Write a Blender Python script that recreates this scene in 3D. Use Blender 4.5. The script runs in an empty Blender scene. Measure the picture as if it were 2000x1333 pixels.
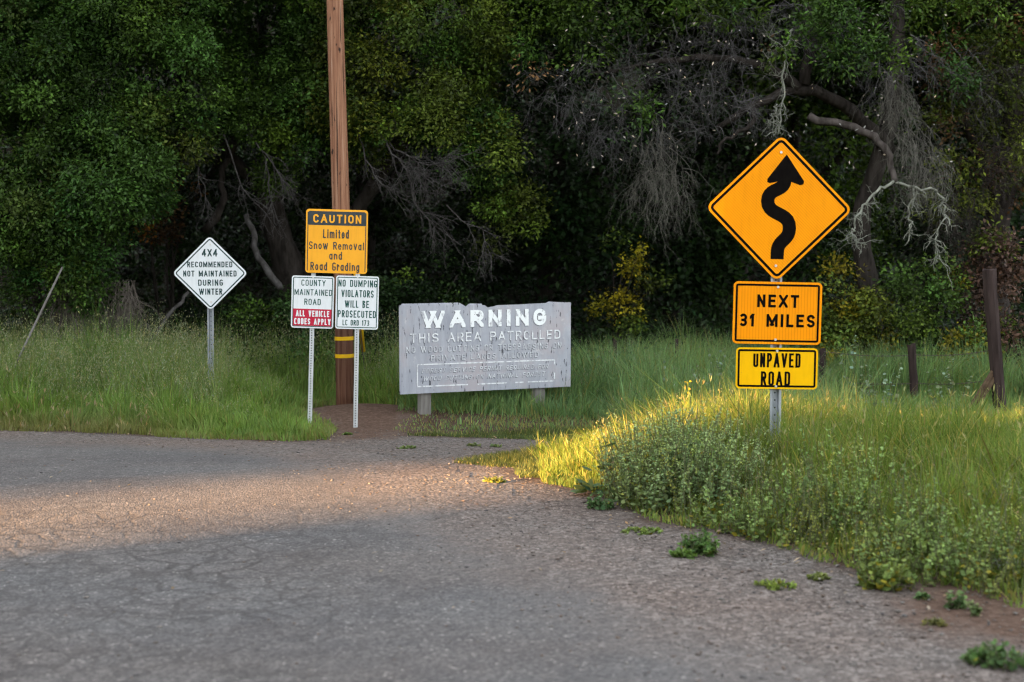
import bpy, math, random
import numpy as np
from mathutils import Vector, Matrix

# ------------------------------------------------------------------ camera, sky, sun
scn = bpy.context.scene
COL = scn.collection
CAM_H, LENS, HORIZON = 1.6, 50.0, 480.0
FPX = 2000 * LENS / 36.0
PITCH = math.atan((666.5 - HORIZON) / FPX)
cam_d = bpy.data.cameras.new('camera')
cam_d.lens, cam_d.sensor_width, cam_d.clip_end, cam_d.clip_start = LENS, 36, 2000, 0.05
cam_d.dof.use_dof, cam_d.dof.focus_distance, cam_d.dof.aperture_fstop = True, 11.4, 2.1
cam = bpy.data.objects.new('camera', cam_d)
cam.location = (0, 0, CAM_H)
cam.rotation_euler = (math.pi / 2 - PITCH, 0, 0)
COL.objects.link(cam)
scn.camera = cam

SUN_EL = math.radians(9.3)
SD = Vector((0.86, 0.51, 0)).normalized()            # the way the light travels over the ground
SN = Vector((-SD.y, SD.x, 0))
world = bpy.data.worlds.new('World')
scn.world = world
world.use_nodes = True
wn = world.node_tree
wbg = wn.nodes['Background']
sky = wn.nodes.new('ShaderNodeTexSky')
sky.sky_type = 'NISHITA'
sky.sun_disc = False
sky.sun_elevation = SUN_EL
sky.sun_rotation = math.atan2(-SD.x, -SD.y)
hs = wn.nodes.new('ShaderNodeHueSaturation')
hs.inputs['Saturation'].default_value = 0.20
wn.links.new(sky.outputs[0], hs.inputs['Color'])
wn.links.new(hs.outputs[0], wbg.inputs['Color'])
wbg.inputs['Strength'].default_value = 0.10
sun_d = bpy.data.lights.new('sun', 'SUN')
sun_d.energy, sun_d.angle, sun_d.color = 4.4, math.radians(1.2), (1.0, 0.53, 0.20)
sun = bpy.data.objects.new('sun', sun_d)
COL.objects.link(sun)
sun.rotation_euler = Vector((SD.x * math.cos(SUN_EL), SD.y * math.cos(SUN_EL), -math.sin(SUN_EL))).to_track_quat('-Z', 'Y').to_euler()
vs = scn.view_settings
vs.view_transform, vs.look, vs.gamma, vs.use_curve_mapping = 'Standard', 'None', 1, False
vs.exposure = 3.4
scn.cycles.max_bounces = 6
scn.cycles.diffuse_bounces = 3
scn.cycles.use_denoising = True
scn.cycles.filter_width = 1.15

rng = np.random.default_rng(7)
R = math.radians

# ------------------------------------------------------------------ geometry of the place
def sstep(a, b, x):
    t = np.clip((x - a) / (b - a), 0, 1)
    return t * t * (3 - 2 * t)

def ray(px, py):
    f = np.array([0, math.cos(PITCH), -math.sin(PITCH)])
    u = np.array([0, math.sin(PITCH), math.cos(PITCH)])
    return f + np.array([1.0, 0, 0]) * (px - 1000) / FPX + u * (666.5 - py) / FPX

def at(px, py, Y):
    d = ray(px, py)
    return np.array([0, 0, CAM_H]) + d * (Y / d[1])

def ground_z(x, y):
    x = np.asarray(x, float); y = np.asarray(y, float)
    z = -0.22 * sstep(9, 14.5, y)
    z = z + 0.05 * np.clip(y - 17, 0, 9) + 0.72 * np.clip(y - 26, 0, 40)
    und = 0.02 * np.sin(1.7 * x + 0.6 * y) + 0.015 * np.sin(2.9 * y - 1.1 * x)
    z = z + und * sstep(12.5, 15, y)
    z = z + 0.10 * np.exp(-((x + 1.75) ** 2 / 0.5 + (y - 15.2) ** 2 / 0.6))
    return z

def hit(px, py):
    d = ray(px, py)
    t = 1.0
    for t in np.arange(2, 60, 0.02):
        p = np.array([0, 0, CAM_H]) + d * t
        if p[2] <= ground_z(p[0], p[1]):
            break
    return p

def scale(Y):                      # pixels of the photograph per metre at depth Y
    return FPX / Y

def poly_sd(poly, x, y):           # signed distance, positive inside
    P = np.asarray(poly, float); Q = np.roll(P, -1, 0)
    best = np.full(x.shape, 1e9); ins = np.zeros(x.shape, bool)
    for (ax, ay), (bx, by) in zip(P, Q):
        ex, ey = bx - ax, by - ay
        t = np.clip(((x - ax) * ex + (y - ay) * ey) / (ex * ex + ey * ey + 1e-12), 0, 1)
        best = np.minimum(best, np.hypot(x - ax - t * ex, y - ay - t * ey))
        c = (ay > y) != (by > y)
        ins ^= c & (x < (bx - ax) * (y - ay) / (by - ay + 1e-12) + ax)
    return np.where(ins, best, -best)

def hits(l):
    return [tuple(hit(*p)[:2]) for p in l]

BARE = hits([(-700, 838), (0, 842), (200, 848), (400, 857), (560, 864), (632, 860), (640, 842), (612, 808), (625, 792),
             (700, 790), (800, 812), (770, 840), (800, 852), (920, 856), (1050, 860), (1140, 868), (1090, 884), (940, 893),
             (905, 905), (990, 915), (1010, 935), (1120, 962), (1225, 985), (1260, 1022), (1400, 1038), (1560, 1080), (1650, 1118), (1760, 1140),
             (1860, 1160), (2000, 1185), (2300, 1235)]) + [(6, 3), (8, -25), (-60, -25), (-60, 9)]
ROAD = hits([(-700, 843), (0, 847), (300, 858), (560, 872), (700, 888), (860, 925), (1000, 985), (1150, 1050), (1330, 1120),
             (1500, 1190), (1700, 1260), (1900, 1333)]) + [(1.5, 2), (4, -25), (-60, -25), (-60, 9)]

def vnoise(x, y, s, seed):         # cheap value noise in numpy
    x = np.asarray(x) * s; y = np.asarray(y) * s
    xi = np.floor(x).astype(int); yi = np.floor(y).astype(int)
    fx = x - xi; fy = y - yi
    fx = fx * fx * (3 - 2 * fx); fy = fy * fy * (3 - 2 * fy)
    def h(a, b):
        n = (a * 374761393 + b * 668265263 + seed * 1274126177) & 0x7fffffff
        n = ((n ^ (n >> 13)) * 1103515245) & 0x7fffffff
        return (n ^ (n >> 16)) % 10007 / 10007.0
    return (h(xi, yi) * (1 - fx) + h(xi + 1, yi) * fx) * (1 - fy) + (h(xi, yi + 1) * (1 - fx) + h(xi + 1, yi + 1) * fx) * fy

# ------------------------------------------------------------------ objects and meshes
def tag(o, label=None, cat=None, group=None, kind=None):
    if label: o['label'] = label
    if cat: o['category'] = cat
    if group: o['group'] = group
    if kind: o['kind'] = kind
    return o

def empty(name, loc, label, cat, group=None):
    o = bpy.data.objects.new(name, None)
    o.empty_display_size = 0.2
    o.location = loc
    COL.objects.link(o)
    return tag(o, label, cat, group)

def link_mesh(name, me, mats, parent=None, loc=None, rot=None):
    for m in (mats if isinstance(mats, (list, tuple)) else [mats]):
        me.materials.append(m)
    o = bpy.data.objects.new(name, me)
    COL.objects.link(o)
    if parent: o.parent = parent
    if loc is not None: o.location = loc
    if rot is not None: o.rotation_euler = rot
    return o

def np_mesh(name, V, F, cols=None, smooth=False, mi=None):
    """V (n,3); F list of (m,k) index arrays"""
    me = bpy.data.meshes.new(name)
    V = np.ascontiguousarray(V, dtype=np.float32)
    F = [np.asarray(f, dtype=np.int32) for f in F if len(f)]
    idx = np.concatenate([f.ravel() for f in F]).astype(np.int32)
    tot = np.concatenate([np.full(len(f), f.shape[1], np.int32) for f in F])
    st = np.concatenate([[0], np.cumsum(tot)[:-1]]).astype(np.int32)
    me.vertices.add(len(V)); me.vertices.foreach_set('co', V.ravel())
    me.loops.add(len(idx)); me.loops.foreach_set('vertex_index', idx)
    me.polygons.add(len(tot)); me.polygons.foreach_set('loop_start', st)
    if mi is not None: me.polygons.foreach_set('material_index', np.asarray(mi, np.int32))
    me.update(calc_edges=True)
    if smooth: me.polygons.foreach_set('use_smooth', np.ones(len(tot), bool))
    if cols is not None:
        a = me.attributes.new('Col', 'FLOAT_COLOR', 'POINT')
        c = np.ones((len(V), 4), np.float32); c[:, :3] = cols
        a.data.foreach_set('color', c.ravel())
    return me

class MB:                          # collects pieces into one mesh
    def __init__(s): s.V, s.F, s.M, s.n = [], [], [], 0
    def add(s, V, F, m=0):
        V = np.asarray(V, float).reshape(-1, 3)
        for f in F:
            s.F.append(tuple(int(i) + s.n for i in f)); s.M.append(m)
        s.V.append(V); s.n += len(V)
    def box(s, c, size, m=0, rot=None):
        x, y, z = [v / 2 for v in size]
        V = np.array([(a, b, d) for a in (-x, x) for b in (-y, y) for d in (-z, z)])
        if rot is not None: V = V @ np.array(rot).T
        s.add(V + np.array(c), [(0, 1, 3, 2), (4, 6, 7, 5), (0, 4, 5, 1), (2, 3, 7, 6), (0, 2, 6, 4), (1, 5, 7, 3)], m)
    def prism(s, outline, y0, y1, m=0):   # outline in XZ, counter-clockwise seen from the front (-Y)
        n = len(outline)
        V = [(x, y0, z) for x, z in outline] + [(x, y1, z) for x, z in outline]
        F = [tuple(range(n)), tuple(range(2 * n - 1, n - 1, -1))] + [(i, i + n, (i + 1) % n + n, (i + 1) % n) for i in range(n)]
        s.add(V, F, m)
    def tube(s, pts, rad, sides=8, m=0, cap=True):
        pts = np.asarray(pts, float); n = len(pts)
        rad = np.broadcast_to(rad, (n,))
        T = np.gradient(pts, axis=0); T /= np.linalg.norm(T, axis=1)[:, None] + 1e-9
        ref = np.array([0, 1.0, 0]) if abs(T[0][1]) < .8 else np.array([1.0, 0, 0])
        V = []
        for p, t, r in zip(pts, T, rad):
            a = np.cross(t, ref); a /= np.linalg.norm(a) + 1e-9
            b = np.cross(t, a)
            for k in range(sides):
                q = 2 * math.pi * k / sides
                V.append(p + r * (math.cos(q) * a + math.sin(q) * b))
        F = [(i * sides + k, i * sides + (k + 1) % sides, (i + 1) * sides + (k + 1) % sides, (i + 1) * sides + k) for i in range(n - 1) for k in range(sides)]
        if cap: F += [tuple(range(sides))[::-1], tuple(range((n - 1) * sides, n * sides))]
        s.add(V, F, m)
    def mesh(s, name, smooth=False):
        me = bpy.data.meshes.new(name)
        me.from_pydata(np.concatenate(s.V).tolist(), [], s.F)
        me.polygons.foreach_set('material_index', np.array(s.M, np.int32))
        if smooth: me.polygons.foreach_set('use_smooth', np.ones(len(s.F), bool))
        me.update()
        return me

# ------------------------------------------------------------------ materials
def new_mat(name):
    m = bpy.data.materials.new(name); m.use_nodes = True
    nt = m.node_tree
    return m, nt, nt.nodes['Principled BSDF']

def node(nt, typ, **kw):
    n = nt.nodes.new(typ)
    for k, v in kw.items():
        if k in n.inputs: n.inputs[k].default_value = v
        else: setattr(n, k, v)
    return n

def ramp(nt, fac, stops):
    r = nt.nodes.new('ShaderNodeValToRGB')
    e = r.color_ramp.elements
    while len(e) < len(stops): e.new(0.5)
    for el, (p, c) in zip(e, stops):
        el.position = p; el.color = (*c, 1) if len(c) == 3 else c
    nt.links.new(fac, r.inputs[0])
    return r.outputs[0]

def mixc(nt, fac, a, b, mode='MIX'):
    n = nt.nodes.new('ShaderNodeMix'); n.data_type = 'RGBA'; n.blend_type = mode
    for s, v in ((n.inputs[0], fac), (n.inputs[6], a), (n.inputs[7], b)):
        if hasattr(v, 'links'): nt.links.new(v, s)
        elif isinstance(v, (int, float)): s.default_value = v
        else: s.default_value = (*v, 1)
    return n.outputs[2]

def math_(nt, op, a, b=0.0, c=None):
    n = nt.nodes.new('ShaderNodeMath'); n.operation = op
    for i, v in enumerate((a, b) if c is None else (a, b, c)):
        if hasattr(v, 'links'): nt.links.new(v, n.inputs[i])
        else: n.inputs[i].default_value = v
    return n.outputs[0]

def coords(nt, kind='Object', sc=(1, 1, 1)):
    if kind == 'Position':
        o = nt.nodes.new('ShaderNodeNewGeometry').outputs['Position']
    else:
        o = nt.nodes.new('ShaderNodeTexCoord').outputs[kind]
    mp = nt.nodes.new('ShaderNodeMapping'); mp.inputs['Scale'].default_value = sc
    nt.links.new(o, mp.inputs[0])
    return mp.outputs[0]

def noise(nt, vec, s, detail=4, rough=0.6):
    n = node(nt, 'ShaderNodeTexNoise', Scale=s, Detail=detail, Roughness=rough)
    nt.links.new(vec, n.inputs['Vector'])
    return n.outputs[0]

def bump(nt, h, strength, dist, bs):
    b = node(nt, 'ShaderNodeBump', Strength=strength, Distance=dist)
    nt.links.new(h, b.inputs['Height']); nt.links.new(b.outputs[0], bs.inputs['Normal'])

def mat(name, c1, c2=None, s=8, sc=(1, 1, 1), rough=0.6, spec=0.3, metal=0, bmp=0, lo=.35, hi=.65):
    m, nt, bs = new_mat(name)
    bs.inputs['Roughness'].default_value = rough
    bs.inputs['Specular IOR Level'].default_value = spec
    bs.inputs['Metallic'].default_value = metal
    v = coords(nt, 'Object', sc)
    f = noise(nt, v, s, 6)
    nt.links.new(ramp(nt, f, [(lo, c1), (hi, c2 or tuple(x * .8 for x in c1))]), bs.inputs['Base Color'])
    if bmp: bump(nt, f, bmp, .01, bs)
    return m

def leaf_mat(name, trans=.25, rough=.45, spec=.35):
    m, nt, bs = new_mat(name)
    at_ = nt.nodes.new('ShaderNodeAttribute'); at_.attribute_name = 'Col'
    bs.inputs['Roughness'].default_value = rough
    bs.inputs['Specular IOR Level'].default_value = spec
    nt.links.new(at_.outputs['Color'], bs.inputs['Base Color'])
    tr = nt.nodes.new('ShaderNodeBsdfTranslucent')
    nt.links.new(mixc(nt, 1.0, at_.outputs['Color'], (1.0, 1.0, .5), 'MULTIPLY'), tr.inputs['Color'])
    mx = nt.nodes.new('ShaderNodeMixShader'); mx.inputs[0].default_value = trans
    nt.links.new(bs.outputs[0], mx.inputs[1]); nt.links.new(tr.outputs[0], mx.inputs[2])
    nt.links.new(mx.outputs[0], nt.nodes['Material Output'].inputs['Surface'])
    return m

LEAF = leaf_mat('oak_leaf', .2, .5, .18)
GRASS = leaf_mat('grass_blade', .42, .55, .2)
WEED = leaf_mat('weed_leaf', .25, .6, .2)

def bark_mat(name, a, b, s=14, sc=(1, 1, .25), bmp=.8):
    return mat(name, a, b, s, sc, .9, .1, 0, bmp)
BARK = bark_mat('oak_bark', (.018, .015, .013), (.055, .047, .042))
GREYWOOD = bark_mat('dead_grey_wood', (.045, .041, .039), (.105, .099, .097), 20)
LICHEN = bark_mat('lichen_wood', (.14, .145, .12), (.32, .34, .285), 16, (1, 1, 1), 1)

def gravel_nodes(nt, pos):
    """colour and height of the loose reddish gravel"""
    vo = node(nt, 'ShaderNodeTexVoronoi', Scale=46.0); nt.links.new(pos, vo.inputs['Vector'])
    v2 = node(nt, 'ShaderNodeTexVoronoi', Scale=110.0); nt.links.new(pos, v2.inputs['Vector'])
    sep = nt.nodes.new('ShaderNodeSeparateColor'); nt.links.new(vo.outputs['Color'], sep.inputs[0])
    sp2 = nt.nodes.new('ShaderNodeSeparateColor'); nt.links.new(v2.outputs['Color'], sp2.inputs[0])
    stone = ramp(nt, sep.outputs[0], [(0, (.06, .053, .05)), (.4, (.128, .112, .103)), (.75, (.195, .172, .158)), (1, (.36, .33, .31))])
    fine = ramp(nt, sp2.outputs[1], [(0, (.07, .062, .058)), (.6, (.14, .123, .114)), (.93, (.20, .18, .168)), (1, (.46, .43, .40))])
    c = mixc(nt, .5, stone, fine)
    big = noise(nt, pos, .9, 5)
    c = mixc(nt, ramp(nt, big, [(.35, (0, 0, 0)), (.65, (1, 1, 1))]), c, mixc(nt, 1.0, c, (1.03, .93, .88), 'MULTIPLY'))
    h = math_(nt, 'ADD', math_(nt, 'MULTIPLY', vo.outputs['Distance'], -1.0), math_(nt, 'MULTIPLY', sp2.outputs[0], .3))
    return c, h

def asphalt_nodes(nt, pos):
    v2 = node(nt, 'ShaderNodeTexVoronoi', Scale=85.0); nt.links.new(pos, v2.inputs['Vector'])
    sp = nt.nodes.new('ShaderNodeSeparateColor'); nt.links.new(v2.outputs['Color'], sp.inputs[0])
    agg = ramp(nt, sp.outputs[0], [(0, (.086, .082, .080)), (.5, (.139, .131, .127)), (.9, (.180, .169, .162)), (.985, (.225, .21, .20)), (1, (.40, .38, .35))])
    big = noise(nt, pos, .7, 6, .65)
    c = mixc(nt, ramp(nt, big, [(.35, (0, 0, 0)), (.7, (1, 1, 1))]), agg, mixc(nt, 1.0, agg, (.80, .755, .745), 'MULTIPLY'))
    c = mixc(nt, ramp(nt, noise(nt, coords(nt, 'Position', (.5, 1.1, 1)), .55, 4, .55), [(.40, (0, 0, 0)), (.60, (.8, .8, .8))]), c, mixc(nt, 1.0, c, (.84, .89, .94), 'MULTIPLY'))
    mid = noise(nt, pos, 6, 5, .7)
    c = mixc(nt, .55, c, mixc(nt, 1.0, c, ramp(nt, mid, [(.3, (.74, .74, .76)), (.7, (1.28, 1.25, 1.22))]), 'MULTIPLY'))
    # alligator cracks over the worn left-hand part
    wob = node(nt, 'ShaderNodeTexNoise', Scale=2.2, Detail=4.0); nt.links.new(pos, wob.inputs['Vector'])
    pv = nt.nodes.new('ShaderNodeVectorMath'); pv.operation = 'MULTIPLY_ADD'
    nt.links.new(wob.outputs['Color'], pv.inputs[0]); pv.inputs[1].default_value = (.5, .5, 0); nt.links.new(pos, pv.inputs[2])
    cr = node(nt, 'ShaderNodeTexVoronoi', Scale=4.8); cr.feature = 'DISTANCE_TO_EDGE'
    nt.links.new(pv.outputs[0], cr.inputs['Vector'])
    line = ramp(nt, cr.outputs['Distance'], [(.0, (1, 1, 1)), (.035, (.8, .8, .8)), (.10, (0, 0, 0))])
    sx = nt.nodes.new('ShaderNodeSeparateXYZ'); nt.links.new(pos, sx.inputs[0])
    msk = math_(nt, 'MULTIPLY', ramp(nt, math_(nt, 'MULTIPLY_ADD', sx.outputs[0], -.3, .06), [(.12, (.03, .03, .03)), (.42, (1, 1, 1))]),
                ramp(nt, noise(nt, pos, .8, 3), [(.3, (.25, .25, .25)), (.6, (1, 1, 1))]))
    lm = math_(nt, 'MULTIPLY', math_(nt, 'MULTIPLY', line, msk), ramp(nt, math_(nt, 'MULTIPLY', sx.outputs[1], .1), [(.74, (1, 1, 1)), (.95, (.15, .15, .15))]))
    c = mixc(nt, math_(nt, 'MULTIPLY', lm, .62), c, (.042, .037, .035))
    h = math_(nt, 'SUBTRACT', math_(nt, 'MULTIPLY', v2.outputs['Distance'], -.6), math_(nt, 'MULTIPLY', lm, .7))
    return c, h

def attr(nt, name):
    a = nt.nodes.new('ShaderNodeAttribute'); a.attribute_name = name
    return a.outputs['Fac']

def soft(nt, v, pos, s, amt, a, b):   # noisy threshold of a mask
    n = math_(nt, 'SUBTRACT', noise(nt, pos, s, 6, .7), .5)
    t = math_(nt, 'ADD', v, math_(nt, 'MULTIPLY', n, amt))
    return ramp(nt, t, [(a, (0, 0, 0)), (b, (1, 1, 1))])

GROUND_M, nt, bs = new_mat('soil_and_gravel')
pos = coords(nt, 'Position')
gc, gh = gravel_nodes(nt, pos)
soil = ramp(nt, noise(nt, pos, 14, 8, .7), [(.3, (.030, .020, .014)), (.5, (.075, .048, .034)), (.7, (.13, .085, .06))])
dirt = ramp(nt, noise(nt, pos, 22, 8, .75), [(.3, (.055, .034, .025)), (.5, (.12, .076, .056)), (.72, (.20, .14, .11))])
c = mixc(nt, soft(nt, attr(nt, 'gravel'), pos, 3, .5, .4, .6), soil, gc)
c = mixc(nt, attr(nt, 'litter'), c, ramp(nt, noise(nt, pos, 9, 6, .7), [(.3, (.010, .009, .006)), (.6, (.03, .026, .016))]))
c = mixc(nt, soft(nt, attr(nt, 'dirt'), pos, 4, .6, .35, .65), c, dirt)
nt.links.new(c, bs.inputs['Base Color']); bs.inputs['Roughness'].default_value = .95; bs.inputs['Specular IOR Level'].default_value = .15
bump(nt, gh, .8, .012, bs)

ROAD_M, nt, bs = new_mat('worn_asphalt')
pos = coords(nt, 'Position')
gc, gh = gravel_nodes(nt, pos)
ac, ah = asphalt_nodes(nt, pos)
k = soft(nt, attr(nt, 'asphalt'), pos, 2.2, .7, .3, .75)
nt.links.new(mixc(nt, k, gc, ac), bs.inputs['Base Color'])
bs.inputs['Roughness'].default_value = .85; bs.inputs['Specular IOR Level'].default_value = .25
bump(nt, mixc(nt, k, gh, ah), .7, .01, bs)

# ------------------------------------------------------------------ setting: ground, road, added sun-blocking ridge
def grid(name, xs, ys, zoff=0.0, keep=None, attrs=None):
    X, Y = np.meshgrid(xs, ys)
    Z = ground_z(X, Y) + zoff
    V = np.stack([X, Y, Z], -1).reshape(-1, 3)
    n, m = X.shape
    I = np.arange(n * m).reshape(n, m)
    F = np.stack([I[:-1, :-1], I[:-1, 1:], I[1:, 1:], I[1:, :-1]], -1).reshape(-1, 4)
    if keep is not None: F = F[keep(V[F].mean(1))]
    me = np_mesh(name, V, [F], smooth=True)
    for nm, fn in (attrs or {}).items():
        a = me.attributes.new(nm, 'FLOAT', 'POINT')
        a.data.foreach_set('value', fn(V[:, 0], V[:, 1]).astype(np.float32))
    return me

far = np.array([12, 16, 22, 30, 45, 70, 110, 180])
xs = np.concatenate([-far[::-1], np.arange(-9, 9.01, .12), far])
ys = np.concatenate([[-180, -90, -45, -25, -12, -4], np.arange(0, 19, .12), np.arange(19, 34, .5), [36, 40, 46, 54, 66, 80, 120, 180]])
DIRT_P = hits([(600, 800), (640, 785), (800, 792), (810, 835), (760, 856), (660, 862)])
me = grid('ground', xs, ys, attrs={
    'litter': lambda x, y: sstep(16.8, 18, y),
    'gravel': lambda x, y: .5 + .9 * np.clip(poly_sd(BARE, x, y), -.5, .5),
    'dirt': lambda x, y: np.maximum(.5 + .8 * np.clip(poly_sd(DIRT_P, x, y), -.6, .6), np.clip(.95 - .7 * np.abs(poly_sd(BARE, x, y)) - 1.0 * np.clip(np.hypot(x - 2.1, y - 5.7) - .5, 0, 9), 0, 1))})
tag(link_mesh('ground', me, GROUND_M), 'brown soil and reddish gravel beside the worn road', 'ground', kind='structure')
me = grid('road', np.concatenate([[-60, -40, -25, -15], np.arange(-10, 5.01, .1)]), np.concatenate([[-25, -12, -4, 0], np.arange(1, 14, .1)]), .004,
          keep=lambda c: poly_sd(ROAD, c[:, 0], c[:, 1]) > -.15,
          attrs={'asphalt': lambda x, y: np.clip(.75 * poly_sd(ROAD, x, y), 0, 1)})
tag(link_mesh('road', me, ROAD_M), 'cracked grey asphalt road fading into gravel', 'road', kind='structure')

# added unseen ridge up-sun that shades the scene; its slot shapes the sun strip
GAP0, GAP1 = 7.66, 9.6
ns = np.unique(np.concatenate([np.linspace(-120, 140, 80), np.linspace(5, 12, 60), [GAP0 - .08, GAP0, GAP1, GAP1 + .08]]))
def blocker_h(n):
    h = 21 + 2.0 * np.sin(n * .09) + 1.0 * np.sin(n * .31 + 1)
    return np.where((n >= GAP0 - .001) & (n <= GAP1 + .001), 4.2, h)
prof = [(-90, 0), (-70, .7), (-52, 1.0), (-38, 1.0), (-30, .72), (-22, .3), (-15, 0)]
V = []
for s_, k_ in prof:
    for n in ns:
        h = blocker_h(np.array(n)) * k_ - .5
        wob_ = 0.05 * math.sin(s_ * 1.3) if GAP0 - .1 <= n <= GAP1 + .1 else 0
        p = SD * s_ + SN * (n + wob_)
        V.append((p.x, p.y, h))
N = len(ns)
F = [(i * N + j, i * N + j + 1, (i + 1) * N + j + 1, (i + 1) * N + j) for i in range(len(prof) - 1) for j in range(N - 1)]
blocker_m = mat('blocker_green', (.03, .04, .015), (.07, .065, .03), 1.2, rough=1, spec=.05)
tag(link_mesh('sun_blocker_ridge', np_mesh('sun_blocker_ridge', np.array(V), [np.array(F)]), blocker_m), 'unseen dark green ridge added to block the sun, slotted for a strip of light', 'blocker', kind='structure')

# ------------------------------------------------------------------ lettering (a stroke alphabet of its own)
def arc(cx, cy, rx, ry, a0, a1, n=9):
    return [(cx + rx * math.cos(R(a0 + (a1 - a0) * i / (n - 1))), cy + ry * math.sin(R(a0 + (a1 - a0) * i / (n - 1)))) for i in range(n)]

def glyph(ch, W, H):
    r = W / 2; h2 = H * .52
    rr = min(W * .5, H * .25)
    U = {
     'A': [[(0, 0), (r, H), (W, 0)], [(W * .17, H * .32), (W * .83, H * .32)]],
     'B': [[(0, 0), (0, H)] + [(W - rr, H)] + arc(W - rr, H - rr, rr * .95, rr * .93, 90, -90) + [(0, h2)], [(0, h2), (W - rr, h2)] + arc(W - rr, h2 / 2, rr, h2 / 2, 90, -90) + [(0, 0)]],
     'C': [arc(r, H - r, r, r, 12, 180) + arc(r, r, r, r, 180, 348)],
     'D': [[(0, 0), (0, H), (W - r * .9, H)] + arc(W - r * .9, H - r * .9, r * .9, r * .9, 80, 0) + arc(W - r * .9, r * .9, r * .9, r * .9, 0, -90) + [(0, 0)]],
     'E': [[(W, H), (0, H), (0, 0), (W, 0)], [(0, h2), (W * .85, h2)]],
     'F': [[(W, H), (0, H), (0, 0)], [(0, h2), (W * .85, h2)]],
     'G': [arc(r, H - r, r, r, 15, 180) + arc(r, r, r, r, 180, 360) + [(W, H * .45), (W * .52, H * .45)]],
     'H': [[(0, 0), (0, H)], [(W, 0), (W, H)], [(0, h2), (W, h2)]],
     'I': [[(r, 0), (r, H)]],
     'L': [[(0, H), (0, 0), (W, 0)]],
     'M': [[(0, 0), (0, H), (r, H * .25), (W, H), (W, 0)]],
     'N': [[(0, 0), (0, H), (W, 0), (W, H)]],
     'O': [arc(r, H - r, r, r, 0, 180, 11) + arc(r, r, r, r, 180, 360, 11) + [(W, H - r)]],
     'P': [[(0, 0), (0, H), (W - rr, H)] + arc(W - rr, H * .73, rr, H * .27, 90, -90) + [(0, H * .46)]],
     'Q': [arc(r, H - r, r, r, 0, 180, 11) + arc(r, r, r, r, 180, 360, 11) + [(W, H - r)], [(r, H * .3), (W * 1.05, -H * .02)]],
     'R': [[(0, 0), (0, H), (W - rr, H)] + arc(W - rr, H * .73, rr, H * .27, 90, -90) + [(0, H * .46)], [(W * .5, H * .46), (W, 0)]],
     'S': [arc(r, H * .74, r, H * .26, 15, 270, 13) + arc(r, H * .24, r, H * .24, 90, -165, 13)],
     'T': [[(0, H), (W, H)], [(r, H), (r, 0)]],
     'U': [[(0, H)] + arc(r, r, r, r, 180, 360) + [(W, H)]],
     'V': [[(0, H), (r, 0), (W, H)]],
     'W': [[(0, H), (W * .25, 0), (r, H * .85), (W * .75, 0), (W, H)]],
     'X': [[(0, 0), (W, H)], [(0, H), (W, 0)]],
     'Y': [[(0, H), (r, H * .45), (W, H)], [(r, H * .45), (r, 0)]],
     '1': [[(W * .75, H), (W * .75, 0)], [(W * .05, H * .86), (W * .45, H * .94)]],
     '3': [arc(r, H * .75, r, H * .25, 150, -90, 12), arc(r, H * .25, r, H * .25, 90, -150, 12), [(r * .7, H * .5), (r * 1.2, H * .5)]],
     '4': [[(W * .75, 0), (W * .75, H), (0, H * .3), (W, H * .3)]],
     '7': [[(0, H), (W, H), (W * .3, 0)]],
     '.': [[(r, 0), (r, H * .06)]],
     # lower case
     'a': [[(W, H * .7), (W, 0)], arc(r, H * .35, r, H * .35, 0, 360, 15)],
     'd': [[(W, H), (W, 0)], arc(r, H * .35, r, H * .35, 0, 360, 15)],
     'e': [[(0, H * .36), (W, H * .36)] + arc(r, H * .35, r, H * .35, 5, 320, 14)],
     'g': [[(W, H * .7), (W, -H * .1)] + arc(r, -H * .06, r, H * .2, 0, -160, 8), arc(r, H * .35, r, H * .35, 0, 360, 15)],
     'i': [[(r, 0), (r, H * .7)], [(r, H * .9), (r, H * 1.0)]],
     'l': [[(r, 0), (r, H)]],
     'm': [[(0, 0), (0, H * .7)], arc(W * .25, H * .45, W * .25, H * .25, 180, 0, 7) + [(r, 0)], arc(W * .75, H * .45, W * .25, H * .25, 180, 0, 7) + [(W, 0)]],
     'n': [[(0, 0), (0, H * .7)], arc(r, H * .4, r, H * .3, 180, 0, 8) + [(W, 0)]],
     'o': [arc(r, H * .35, r, H * .35, 0, 360, 15)],
     'r': [[(0, 0), (0, H * .7)], arc(W * .6, H * .4, W * .6, H * .3, 180, 45, 7)],
     't': [[(r, H * .95), (r, 0), (W, 0)], [(0, H * .68), (W, H * .68)]],
     'v': [[(0, H * .7), (r, 0), (W, H * .7)]],
     'w': [[(0, H * .7), (W * .25, 0), (r, H * .6), (W * .75, 0), (W, H * .7)]],
    }
    return U[ch]

GW = {'I': .2, 'M': .78, 'W': .95, '1': .34, '.': .15, ' ': .42, 'i': .2, 'l': .2, 't': .38, 'r': .36, 'm': .8, 'w': .75, 'A': .66, 'V': .64, 'X': .62, 'Y': .62, 'E': .52, 'F': .5, 'L': .5, '4': .6}
for c_ in 'adegnov': GW[c_] = .5

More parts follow.
